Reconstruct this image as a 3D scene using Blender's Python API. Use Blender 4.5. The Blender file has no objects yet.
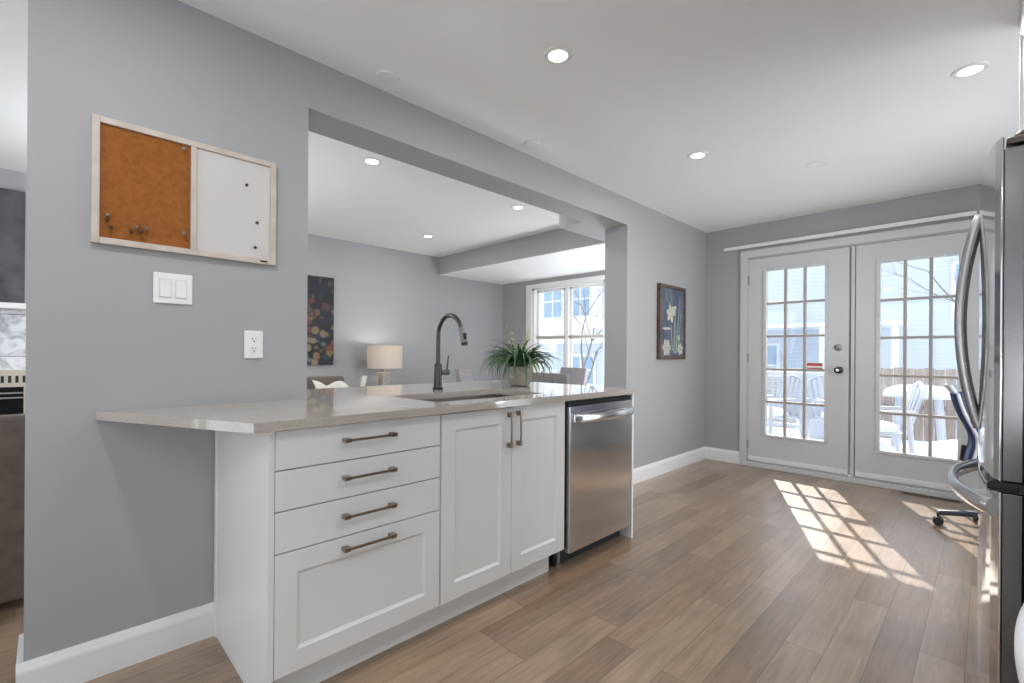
import bpy, bmesh, math, random
from mathutils import Vector, Matrix, Quaternion
random.seed(7)
C = bpy.context.scene.collection
PI = math.pi
SC = bpy.context.scene

# ------------------------------------------------------------------ camera
cam_d = bpy.data.cameras.new('camera'); cam = bpy.data.objects.new('camera', cam_d); C.objects.link(cam)
cam_d.sensor_width = 36; cam_d.lens = 470.306 / 1024 * 36
cam_d.shift_y = (353.617 - 341.5) / 1024
cam_d.clip_start = 0.02; cam_d.clip_end = 300
YAW, ROLL = 0.79115, 0.0069
fw = Vector((-math.sin(YAW), math.cos(YAW), 0)); r0 = Vector((math.cos(YAW), math.sin(YAW), 0)); u0 = Vector((0, 0, 1))
rr = r0 * math.cos(ROLL) + u0 * math.sin(ROLL); uu = u0 * math.cos(ROLL) - r0 * math.sin(ROLL)
cam.matrix_world = Matrix(((rr.x, uu.x, -fw.x, 0), (rr.y, uu.y, -fw.y, 0), (rr.z, uu.z, -fw.z, 1.13), (0, 0, 0, 1)))
SC.camera = cam

# ------------------------------------------------------------------ exposure
SC.view_settings.view_transform = 'Standard'; SC.view_settings.look = 'None'
SC.view_settings.gamma = 1; SC.view_settings.use_curve_mapping = False
SC.view_settings.exposure = 0.25
SC.cycles.use_denoising = True
SC.cycles.max_bounces = 10; SC.cycles.diffuse_bounces = 6; SC.cycles.glossy_bounces = 5
SC.cycles.transparent_max_bounces = 16; SC.cycles.transmission_bounces = 6
SC.cycles.sample_clamp_indirect = 6
SC.cycles.caustics_reflective = False; SC.cycles.caustics_refractive = False

# ------------------------------------------------------------------ sky and sun
W = bpy.data.worlds.new('sky'); SC.world = W; W.use_nodes = True
wn = W.node_tree; wn.nodes.clear()
wo = wn.nodes.new('ShaderNodeOutputWorld'); wb = wn.nodes.new('ShaderNodeBackground')
wt = wn.nodes.new('ShaderNodeTexCoord'); wsx = wn.nodes.new('ShaderNodeSeparateXYZ'); wr = wn.nodes.new('ShaderNodeValToRGB')
wn.links.new(wt.outputs['Generated'], wsx.inputs[0]); wn.links.new(wsx.outputs['Z'], wr.inputs[0])
wr.color_ramp.elements[0].position = 0.0; wr.color_ramp.elements[0].color = (0.93, 0.96, 1.0, 1)
wr.color_ramp.elements[1].position = 0.7; wr.color_ramp.elements[1].color = (0.74, 0.86, 1.0, 1)
wn.links.new(wr.outputs[0], wb.inputs[0]); wb.inputs[1].default_value = 1.9
wn.links.new(wb.outputs[0], wo.inputs[0])

sd = bpy.data.lights.new('sun', 'SUN'); sun = bpy.data.objects.new('sun', sd); C.objects.link(sun)
sd.energy = 7.2; sd.angle = 0.0093; sd.color = (1.0, 0.93, 0.84)
sun.rotation_euler = Vector((0.517, -1.20, -1.0)).to_track_quat('-Z', 'Y').to_euler()

def lamp(name, kind, loc, energy, color, parent=None, rot=None, **kw):
    d = bpy.data.lights.new(name, kind); o = bpy.data.objects.new(name, d); C.objects.link(o)
    d.energy = energy; d.color = color
    for k, v in kw.items(): setattr(d, k, v)
    o.location = loc
    if rot: o.rotation_euler = rot
    if parent: o.parent = parent
    return o
POWER_CAN = 6.2        # each recessed ceiling light

# ------------------------------------------------------------------ materials
def mat(name, col=(0.8, 0.8, 0.8), rough=0.5, metal=0.0, spec=0.5, **kw):
    m = bpy.data.materials.new(name); m.use_nodes = True
    b = m.node_tree.nodes['Principled BSDF']
    b.inputs['Base Color'].default_value = (*col, 1); b.inputs['Roughness'].default_value = rough
    b.inputs['Metallic'].default_value = metal; b.inputs['Specular IOR Level'].default_value = spec
    for k, v in kw.items():
        b.inputs[k].default_value = v
    m['b'] = 1
    return m
def N(m, t, **kw):
    n = m.node_tree.nodes.new(t)
    for k, v in kw.items(): setattr(n, k, v)
    return n
def LK(m, a, b): m.node_tree.links.new(a, b)
def BS(m): return m.node_tree.nodes['Principled BSDF']
def s2l(c): return tuple((x / 255 / 12.92) if x / 255 <= 0.04045 else ((x / 255 + 0.055) / 1.055) ** 2.4 for x in c)

def noise_col(m, scale, c1, c2, lo=0.35, hi=0.65, stretch=(1, 1, 1), detail=4, bump=0.0, bscale=None):
    tc = N(m, 'ShaderNodeTexCoord'); mp = N(m, 'ShaderNodeMapping'); mp.inputs['Scale'].default_value = stretch
    nz = N(m, 'ShaderNodeTexNoise'); nz.inputs['Scale'].default_value = scale; nz.inputs['Detail'].default_value = detail
    cr = N(m, 'ShaderNodeValToRGB')
    cr.color_ramp.elements[0].position = lo; cr.color_ramp.elements[0].color = (*c1, 1)
    cr.color_ramp.elements[1].position = hi; cr.color_ramp.elements[1].color = (*c2, 1)
    LK(m, tc.outputs['Object'], mp.inputs[0]); LK(m, mp.outputs[0], nz.inputs['Vector']); LK(m, nz.outputs['Fac'], cr.inputs[0])
    LK(m, cr.outputs[0], BS(m).inputs['Base Color'])
    if bump:
        bp = N(m, 'ShaderNodeBump'); bp.inputs['Strength'].default_value = bump; bp.inputs['Distance'].default_value = 0.01
        LK(m, nz.outputs['Fac'], bp.inputs['Height']); LK(m, bp.outputs[0], BS(m).inputs['Normal'])
    return m

def paint(name, col, rough=0.6, bump=0.04):
    m = mat(name, col, rough, spec=0.3)
    tc = N(m, 'ShaderNodeTexCoord'); nz = N(m, 'ShaderNodeTexNoise'); nz.inputs['Scale'].default_value = 260
    bp = N(m, 'ShaderNodeBump'); bp.inputs['Strength'].default_value = bump; bp.inputs['Distance'].default_value = 0.002
    LK(m, tc.outputs['Object'], nz.inputs['Vector']); LK(m, nz.outputs['Fac'], bp.inputs['Height']); LK(m, bp.outputs[0], BS(m).inputs['Normal'])
    return m

M = {}
M['wall'] = paint('grey_wall_paint', (0.375, 0.376, 0.383))
M['ceiling'] = paint('white_ceiling_paint', (0.90, 0.90, 0.90), 0.8)
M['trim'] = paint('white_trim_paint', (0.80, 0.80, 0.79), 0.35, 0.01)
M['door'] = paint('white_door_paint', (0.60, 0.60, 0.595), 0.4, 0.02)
M['muntin'] = paint('shaded_muntin_paint', (0.40, 0.365, 0.33), 0.5, 0.01)  # darker beige puts the muntins' backlit shade into the colour
M['cabinet'] = paint('white_cabinet_lacquer', (0.80, 0.80, 0.79), 0.35, 0.0)
M['plastic'] = mat('white_plastic', (0.82, 0.82, 0.80), 0.35)
M['dark'] = mat('black_plastic', (0.012, 0.012, 0.014), 0.4)
M['slot'] = mat('dark_slot', (0.02, 0.02, 0.02), 0.8)
M['bronze'] = mat('champagne_bronze', (0.35, 0.28, 0.22), 0.32, 1.0)
M['gunmetal'] = mat('gunmetal_steel', (0.075, 0.075, 0.077), 0.3, 1.0)
M['blacksteel'] = mat('black_steel', (0.03, 0.03, 0.032), 0.3, 0.8)
M['nickel'] = mat('satin_nickel', (0.33, 0.32, 0.31), 0.32, 1.0)
M['spray'] = mat('dark_nickel', (0.17, 0.16, 0.15), 0.35, 1.0)
M['chrome'] = mat('chrome', (0.8, 0.8, 0.8), 0.12, 1.0)
M['sinksteel'] = mat('sink_steel', (0.38, 0.35, 0.32), 0.35, 1.0)
M['soil'] = noise_col(mat('potting_soil', rough=0.95), 60, (0.02, 0.014, 0.01), (0.07, 0.05, 0.035), bump=0.6)
M['leaf'] = noise_col(mat('leaf_green', rough=0.45), 9, (0.010, 0.045, 0.024), (0.085, 0.19, 0.055), 0.35, 0.65)
M['flower'] = mat('cream_flower', (0.75, 0.68, 0.45), 0.6)
M['fstem'] = mat('pale_flower_stem', (0.30, 0.35, 0.16), 0.6)
M['pot'] = noise_col(mat('stone_pot', rough=0.7), 25, (0.24, 0.225, 0.19), (0.37, 0.345, 0.29), bump=0.15)
M['snow'] = noise_col(mat('snow', rough=0.7), 2.0, (0.83, 0.86, 0.91), (0.90, 0.92, 0.95), bump=0.5)
M['cork'] = noise_col(mat('cork', rough=0.9, spec=0.1), 55, s2l((132, 80, 38)), s2l((158, 100, 54)), 0.2, 0.8, detail=8, bump=0.3)
M['boardframe'] = noise_col(mat('pale_oak_frame', rough=0.5), 14, s2l((186, 174, 163)), s2l((200, 190, 180)), stretch=(1, 1, 1))
M['whiteboard'] = mat('whiteboard_surface', (0.60, 0.57, 0.55), 0.25)
M['pin'] = mat('steel_pin', (0.35, 0.33, 0.3), 0.3, 0.9)
M['pindark'] = mat('brown_pin', (0.09, 0.05, 0.03), 0.4, 0.5)
M['fridge'] = mat('smoked_stainless', (0.06, 0.056, 0.058), 0.3, 0.9)
M['dooredge'] = mat('dark_grey_metal', (0.17, 0.16, 0.162), 0.24, 0.95)
M['fridgefront'] = mat('bright_stainless', (0.60, 0.59, 0.58), 0.08, 1.0)
M['handle'] = mat('brushed_handle_steel', (0.36, 0.35, 0.35), 0.27, 1.0)
M['brighthandle'] = mat('brushed_handle_steel_lit', (0.62, 0.62, 0.63), 0.25, 1.0)  # same handle steel, lightened to stand for its bright floor and sun reflections
M['hinge'] = mat('dark_bronze_plastic', (0.05, 0.03, 0.022), 0.35)
M['navy'] = noise_col(mat('navy_mesh_fabric', rough=0.8), 90, (0.010, 0.022, 0.075), (0.022, 0.042, 0.13), bump=0.2)
M['greyplastic'] = mat('light_grey_plastic', (0.45, 0.46, 0.48), 0.4)
M['chairfabric'] = noise_col(mat('mauve_grey_upholstery', rough=0.9, spec=0.1), 120, (0.25, 0.23, 0.235), (0.34, 0.315, 0.32), bump=0.2)
M['taupe'] = noise_col(mat('taupe_upholstery', rough=0.9, spec=0.1), 120, (0.13, 0.105, 0.092), (0.20, 0.165, 0.145), bump=0.2)
M['brownsofa'] = noise_col(mat('brown_sofa_leather', rough=0.55), 14, (0.105, 0.078, 0.062), (0.15, 0.115, 0.093), bump=0.1)
M['throw'] = mat('cream_throw', (0.72, 0.69, 0.63), 0.9)
M['wood'] = noise_col(mat('dark_table_wood', rough=0.4), 8, (0.06, 0.035, 0.02), (0.13, 0.08, 0.05), stretch=(1, 8, 8))
M['tablewhite'] = mat('white_table_top', (0.75, 0.75, 0.76), 0.2)
M['lampstone'] = noise_col(mat('grey_lamp_stone', rough=0.6), 30, (0.36, 0.33, 0.30), (0.48, 0.45, 0.41))
M['brass'] = mat('brass', (0.6, 0.42, 0.22), 0.3, 1.0)
M['slate'] = noise_col(mat('dark_slate_canvas', rough=0.8), 6, (0.045, 0.045, 0.05), (0.10, 0.10, 0.11), bump=0.1, detail=8)
M['beige'] = mat('cream_enamel', (0.52, 0.46, 0.37), 0.4)
M['blueglass'] = mat('dark_blue_glass', (0.03, 0.04, 0.06), 0.1)
M['range'] = mat('white_enamel', (0.80, 0.81, 0.81), 0.2)
M['blackglass'] = mat('black_glass', (0.01, 0.01, 0.012), 0.06)
M['red'] = mat('red_print', (0.55, 0.08, 0.06), 0.5)
M['deckplastic'] = mat('dimmed_white_resin', (0.50, 0.53, 0.58), 0.4)  # white resin greyed in colour so the backlit furniture does not blow out
M['bluesiding'] = None
M['whitesiding'] = None
M['bark'] = mat('winter_bark', (0.24, 0.22, 0.22), 0.9)
M['fence'] = noise_col(mat('weathered_fence_wood', rough=0.9), 6, (0.30, 0.23, 0.19), (0.42, 0.33, 0.28), stretch=(6, 6, 0.6))
M['brickwall'] = None
M['housewindow'] = mat('house_window_glass', (0.30, 0.42, 0.55), 0.1)
M['carpaint'] = mat('blue_car_paint', (0.10, 0.16, 0.28), 0.2)
M['tyre'] = mat('tyre_rubber', (0.02, 0.02, 0.02), 0.8)

def siding(name, c1, c2, pitch=0.13):
    m = mat(name, c1, 0.7)
    tc = N(m, 'ShaderNodeTexCoord'); sp = N(m, 'ShaderNodeSeparateXYZ'); LK(m, tc.outputs['Object'], sp.inputs[0])
    d = N(m, 'ShaderNodeMath', operation='DIVIDE'); d.inputs[1].default_value = pitch; LK(m, sp.outputs['Z'], d.inputs[0])
    f = N(m, 'ShaderNodeMath', operation='FRACT'); LK(m, d.outputs[0], f.inputs[0])
    cr = N(m, 'ShaderNodeValToRGB'); cr.color_ramp.elements[0].color = (*c2, 1); cr.color_ramp.elements[1].position = 0.12; cr.color_ramp.elements[1].color = (*c1, 1)
    LK(m, f.outputs[0], cr.inputs[0]); LK(m, cr.outputs[0], BS(m).inputs['Base Color'])
    bp = N(m, 'ShaderNodeBump'); bp.inputs['Distance'].default_value = 0.015; LK(m, f.outputs[0], bp.inputs['Height']); LK(m, bp.outputs[0], BS(m).inputs['Normal'])
    return m
M['bluesiding'] = siding('blue_grey_siding', (0.60, 0.64, 0.70), (0.50, 0.54, 0.60))
M['whitesiding'] = siding('white_siding', (0.86, 0.87, 0.88), (0.70, 0.72, 0.75), 0.2)
m = mat('grey_brick', rough=0.9); M['brickwall'] = m
tc = N(m, 'ShaderNodeTexCoord'); mp = N(m, 'ShaderNodeMapping'); mp.inputs['Rotation'].default_value = (PI / 2, 0, 0)
bt = N(m, 'ShaderNodeTexBrick'); bt.inputs['Scale'].default_value = 1.0; bt.inputs['Brick Width'].default_value = 0.22; bt.inputs['Row Height'].default_value = 0.075
bt.inputs['Mortar Size'].default_value = 0.008; bt.inputs['Color1'].default_value = (0.36, 0.33, 0.33, 1); bt.inputs['Color2'].default_value = (0.48, 0.44, 0.43, 1); bt.inputs['Mortar'].default_value = (0.6, 0.6, 0.6, 1)
LK(m, tc.outputs['Object'], mp.inputs[0]); LK(m, mp.outputs[0], bt.inputs['Vector']); LK(m, bt.outputs['Color'], BS(m).inputs['Base Color'])

# white ledgestone round the fireplace
m = mat('white_stone_tile', rough=0.7); M['stone'] = m
tc = N(m, 'ShaderNodeTexCoord'); mp = N(m, 'ShaderNodeMapping'); mp.inputs['Rotation'].default_value = (PI / 2, 0, PI / 2)
nz = N(m, 'ShaderNodeTexNoise'); nz.inputs['Scale'].default_value = 9; nz.inputs['Detail'].default_value = 8; nz.inputs['Distortion'].default_value = 1.5
cr = N(m, 'ShaderNodeValToRGB'); cr.color_ramp.elements[0].position = 0.32; cr.color_ramp.elements[0].color = (0.32, 0.33, 0.36, 1); cr.color_ramp.elements[1].position = 0.6; cr.color_ramp.elements[1].color = (0.80, 0.80, 0.82, 1)
bt = N(m, 'ShaderNodeTexBrick'); bt.inputs['Brick Width'].default_value = 0.31; bt.inputs['Row Height'].default_value = 0.155; bt.inputs['Scale'].default_value = 1; bt.inputs['Mortar Size'].default_value = 0.004
bt.inputs['Color1'].default_value = (1, 1, 1, 1); bt.inputs['Color2'].default_value = (0.86, 0.86, 0.88, 1); bt.inputs['Mortar'].default_value = (0.4, 0.4, 0.42, 1)
mx = N(m, 'ShaderNodeMix', data_type='RGBA', blend_type='MULTIPLY'); mx.inputs[0].default_value = 1
LK(m, tc.outputs['Object'], mp.inputs[0]); LK(m, mp.outputs[0], bt.inputs['Vector']); LK(m, tc.outputs['Object'], nz.inputs['Vector']); LK(m, nz.outputs['Fac'], cr.inputs[0])
LK(m, cr.outputs[0], mx.inputs[6]); LK(m, bt.outputs['Color'], mx.inputs[7]); LK(m, mx.outputs[2], BS(m).inputs['Base Color'])

# quartz countertop
m = mat('beige_quartz', rough=0.045, spec=0.8); M['quartz'] = m
noise_col(m, 160, s2l((174, 166, 157)), s2l((187, 180, 172)), 0.3, 0.7)

# brushed stainless of the dishwasher
def brushed(name, col, rough, axis, amt=0.06):
    m = mat(name, col, rough, 1.0)
    tc = N(m, 'ShaderNodeTexCoord'); mp = N(m, 'ShaderNodeMapping')
    s = [400, 400, 400]; s[axis] = 1.5; mp.inputs['Scale'].default_value = s
    nz = N(m, 'ShaderNodeTexNoise'); nz.inputs['Scale'].default_value = 1; nz.inputs['Detail'].default_value = 2
    mr = N(m, 'ShaderNodeMapRange'); mr.inputs[3].default_value = rough - amt; mr.inputs[4].default_value = rough + amt
    LK(m, tc.outputs['Object'], mp.inputs[0]); LK(m, mp.outputs[0], nz.inputs['Vector']); LK(m, nz.outputs['Fac'], mr.inputs[0]); LK(m, mr.outputs[0], BS(m).inputs['Roughness'])
    return m
M['stainless'] = brushed('brushed_stainless', (0.70, 0.70, 0.71), 0.17, 2)

# plank floor: 127 mm boards running in Y
m = mat('brown_oak_planks', rough=0.4, spec=0.6); M['floor'] = m; BS(m).inputs['Coat Weight'].default_value = 0.75; BS(m).inputs['Coat Roughness'].default_value = 0.24
tc = N(m, 'ShaderNodeTexCoord'); sp = N(m, 'ShaderNodeSeparateXYZ'); LK(m, tc.outputs['Object'], sp.inputs[0])
def mth(op, a, b=None, c=None):
    n = N(m, 'ShaderNodeMath', operation=op)
    for i, v in enumerate((a, b, c)):
        if v is None: continue
        if isinstance(v, (int, float)): n.inputs[i].default_value = v
        else: LK(m, v, n.inputs[i])
    return n.outputs[0]
xr = mth('DIVIDE', mth('ADD', sp.outputs['X'], 0.052), 0.127); row = mth('FLOOR', xr); fx = mth('FRACT', xr)
wn1 = N(m, 'ShaderNodeTexWhiteNoise', noise_dimensions='1D'); LK(m, row, wn1.inputs['W'])
yo = mth('DIVIDE', mth('ADD', sp.outputs['Y'], mth('MULTIPLY', wn1.outputs['Value'], 2.3)), 0.92); pl = mth('FLOOR', yo); fy = mth('FRACT', yo)
cid = N(m, 'ShaderNodeCombineXYZ'); LK(m, row, cid.inputs[0]); LK(m, pl, cid.inputs[1])
wn2 = N(m, 'ShaderNodeTexWhiteNoise', noise_dimensions='2D'); LK(m, cid.outputs[0], wn2.inputs['Vector'])
tone = N(m, 'ShaderNodeValToRGB'); e = tone.color_ramp.elements
e[0].color = (*s2l((135, 111, 88)), 1); e[1].color = (*s2l((162, 138, 113)), 1)
k = e.new(0.5); k.color = (*s2l((148, 122, 98)), 1)
LK(m, wn2.outputs['Value'], tone.inputs[0])
# grain: coordinates shifted per board, stretched along the board
sh = N(m, 'ShaderNodeVectorMath', operation='MULTIPLY_ADD'); sh.inputs[1].default_value = (7.3, 7.3, 7.3)
LK(m, wn2.outputs['Color'], sh.inputs[0]); LK(m, tc.outputs['Object'], sh.inputs[2])
gm = N(m, 'ShaderNodeMapping'); gm.inputs['Scale'].default_value = (24, 1.6, 1); LK(m, sh.outputs[0], gm.inputs[0])
gn = N(m, 'ShaderNodeTexNoise'); gn.inputs['Scale'].default_value = 1.6; gn.inputs['Detail'].default_value = 7; gn.inputs['Roughness'].default_value = 0.62; gn.inputs['Distortion'].default_value = 1.2
LK(m, gm.outputs[0], gn.inputs['Vector'])
gc = N(m, 'ShaderNodeMapRange'); gc.inputs[1].default_value = 0.3; gc.inputs[2].default_value = 0.7; gc.inputs[3].default_value = 0.72; gc.inputs[4].default_value = 1.18
LK(m, gn.outputs['Fac'], gc.inputs[0])
big = N(m, 'ShaderNodeTexNoise'); big.inputs['Scale'].default_value = 3.2; big.inputs['Detail'].default_value = 3; LK(m, sh.outputs[0], big.inputs['Vector'])
bc = N(m, 'ShaderNodeMapRange'); bc.inputs[1].default_value = 0.3; bc.inputs[2].default_value = 0.7; bc.inputs[3].default_value = 0.86; bc.inputs[4].default_value = 1.1
LK(m, big.outputs['Fac'], bc.inputs[0])
# seams
ex = mth('MINIMUM', fx, mth('SUBTRACT', 1.0, fx)); ey = mth('MINIMUM', fy, mth('SUBTRACT', 1.0, fy))
sx = mth('LESS_THAN', mth('MULTIPLY', ex, 0.127), 0.0012); sy = mth('LESS_THAN', mth('MULTIPLY', ey, 0.92), 0.0014)
seam = mth('MAXIMUM', sx, sy)
v1 = mth('MULTIPLY', mth('MULTIPLY', gc.outputs[0], bc.outputs[0]), mth('SUBTRACT', 1.0, mth('MULTIPLY', seam, 0.55)))
vm = N(m, 'ShaderNodeVectorMath', operation='SCALE'); LK(m, tone.outputs[0], vm.inputs[0]); LK(m, v1, vm.inputs['Scale'])
LK(m, vm.outputs[0], BS(m).inputs['Base Color'])
bp = N(m, 'ShaderNodeBump'); bp.inputs['Strength'].default_value = 0.35; bp.inputs['Distance'].default_value = 0.003
LK(m, mth('SUBTRACT', gn.outputs['Fac'], seam), bp.inputs['Height']); LK(m, bp.outputs[0], BS(m).inputs['Normal'])
rg = N(m, 'ShaderNodeMapRange'); rg.inputs[3].default_value = 0.28; rg.inputs[4].default_value = 0.44; LK(m, gn.outputs['Fac'], rg.inputs[0]); LK(m, rg.outputs[0], BS(m).inputs['Roughness'])

# window glass: lets light and sun straight through, with a weak mirror reflection
m = bpy.data.materials.new('window_glass'); m.use_nodes = True; M['glass'] = m
m.node_tree.nodes.clear(); o_ = N(m, 'ShaderNodeOutputMaterial'); tr = N(m, 'ShaderNodeBsdfTransparent'); gl = N(m, 'ShaderNodeBsdfGlossy'); ms = N(m, 'ShaderNodeMixShader')
tr.inputs[0].default_value = (0.93, 0.945, 0.955, 1); gl.inputs['Roughness'].default_value = 0.02; ms.inputs[0].default_value = 0.05
LK(m, tr.outputs[0], ms.inputs[1]); LK(m, gl.outputs[0], ms.inputs[2]); LK(m, ms.outputs[0], o_.inputs[0])
def emis(name, col, s):
    m = mat(name, col, 0.4); BS(m).inputs['Emission Color'].default_value = (*col, 1); BS(m).inputs['Emission Strength'].default_value = s; return m
M['lens'] = emis('lit_lens', (1.0, 0.96, 0.88), 6.0)
M['lensoff'] = mat('unlit_lens', (0.92, 0.92, 0.92), 0.4)
M['opal'] = emis('fill_globe_opal', (1.0, 0.95, 0.88), 3.0)  # glow of the added fill globes
# linen lampshade lets some of the bulb's light through
m = bpy.data.materials.new('linen_shade'); m.use_nodes = True; M['shade'] = m
m.node_tree.nodes.clear(); o_ = N(m, 'ShaderNodeOutputMaterial'); df = N(m, 'ShaderNodeBsdfDiffuse'); tl = N(m, 'ShaderNodeBsdfTranslucent'); ms = N(m, 'ShaderNodeMixShader')
df.inputs[0].default_value = (0.72, 0.67, 0.60, 1); tl.inputs[0].default_value = (0.70, 0.58, 0.45, 1); ms.inputs[0].default_value = 0.28
LK(m, df.outputs[0], ms.inputs[1]); LK(m, tl.outputs[0], ms.inputs[2]); LK(m, ms.outputs[0], o_.inputs[0])
# abstract dotted canvas
m = mat('dotted_abstract_canvas', rough=0.6); M['abstract'] = m
tc = N(m, 'ShaderNodeTexCoord'); mp = N(m, 'ShaderNodeMapping'); mp.inputs['Scale'].default_value = (0.001, 13, 13); LK(m, tc.outputs['Object'], mp.inputs[0])
vo = N(m, 'ShaderNodeTexVoronoi'); vo.inputs['Scale'].default_value = 1.0; vo.inputs['Randomness'].default_value = 0.85; LK(m, mp.outputs[0], vo.inputs['Vector'])
wn3 = N(m, 'ShaderNodeTexWhiteNoise', noise_dimensions='3D'); LK(m, vo.outputs['Position'], wn3.inputs['Vector'])
pal = N(m, 'ShaderNodeValToRGB'); pal.color_ramp.interpolation = 'CONSTANT'; e = pal.color_ramp.elements
cols = [(20, 20, 30), (112, 62, 42), (40, 52, 66), (128, 104, 70), (28, 30, 40), (96, 112, 108), (30, 40, 58), (118, 74, 54), (138, 122, 92)]
e[0].color = (*s2l(cols[0]), 1); e[1].position = 1 / 9; e[1].color = (*s2l(cols[1]), 1)
for i in range(2, 9): k = e.new(i / 9); k.color = (*s2l(cols[i]), 1)
LK(m, wn3.outputs['Value'], pal.inputs[0])
rg = N(m, 'ShaderNodeValToRGB'); rg.color_ramp.elements[0].position = 0.50; rg.color_ramp.elements[0].color = (1, 1, 1, 1); rg.color_ramp.elements[1].position = 0.72; rg.color_ramp.elements[1].color = (0, 0, 0, 1)
LK(m, vo.outputs['Distance'], rg.inputs[0])
spz = N(m, 'ShaderNodeSeparateXYZ'); LK(m, tc.outputs['Object'], spz.inputs[0])
gz = N(m, 'ShaderNodeMapRange'); gz.inputs[1].default_value = 0.0; gz.inputs[2].default_value = 1.0; gz.inputs[3].default_value = 1.0; gz.inputs[4].default_value = 0.25; LK(m, spz.outputs['Z'], gz.inputs[0])
fm = N(m, 'ShaderNodeMath', operation='MULTIPLY'); LK(m, rg.outputs[0], fm.inputs[0]); LK(m, gz.outputs[0], fm.inputs[1])
mx = N(m, 'ShaderNodeMix', data_type='RGBA'); mx.inputs[6].default_value = (*s2l((26, 26, 36)), 1); LK(m, fm.outputs[0], mx.inputs[0]); LK(m, pal.outputs[0], mx.inputs[7]); LK(m, mx.outputs[2], BS(m).inputs['Base Color'])
# botanical canvas
M['bluecanvas'] = noise_col(mat('slate_blue_canvas', rough=0.7), 7, s2l((70, 78, 96)), s2l((98, 106, 122)))
M['petal'] = noise_col(mat('painted_petal', rough=0.7), 40, s2l((172, 168, 154)), s2l((200, 196, 184)))
M['pstem'] = noise_col(mat('painted_stem', rough=0.7), 30, s2l((112, 130, 116)), s2l((150, 166, 150)))
M['pbulb'] = noise_col(mat('painted_bulb', rough=0.7), 40, s2l((150, 150, 140)), s2l((190, 186, 170)))
M['picframe'] = noise_col(mat('brown_picture_frame', rough=0.4), 20, s2l((72, 52, 38)), s2l((102, 76, 58)))

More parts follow.
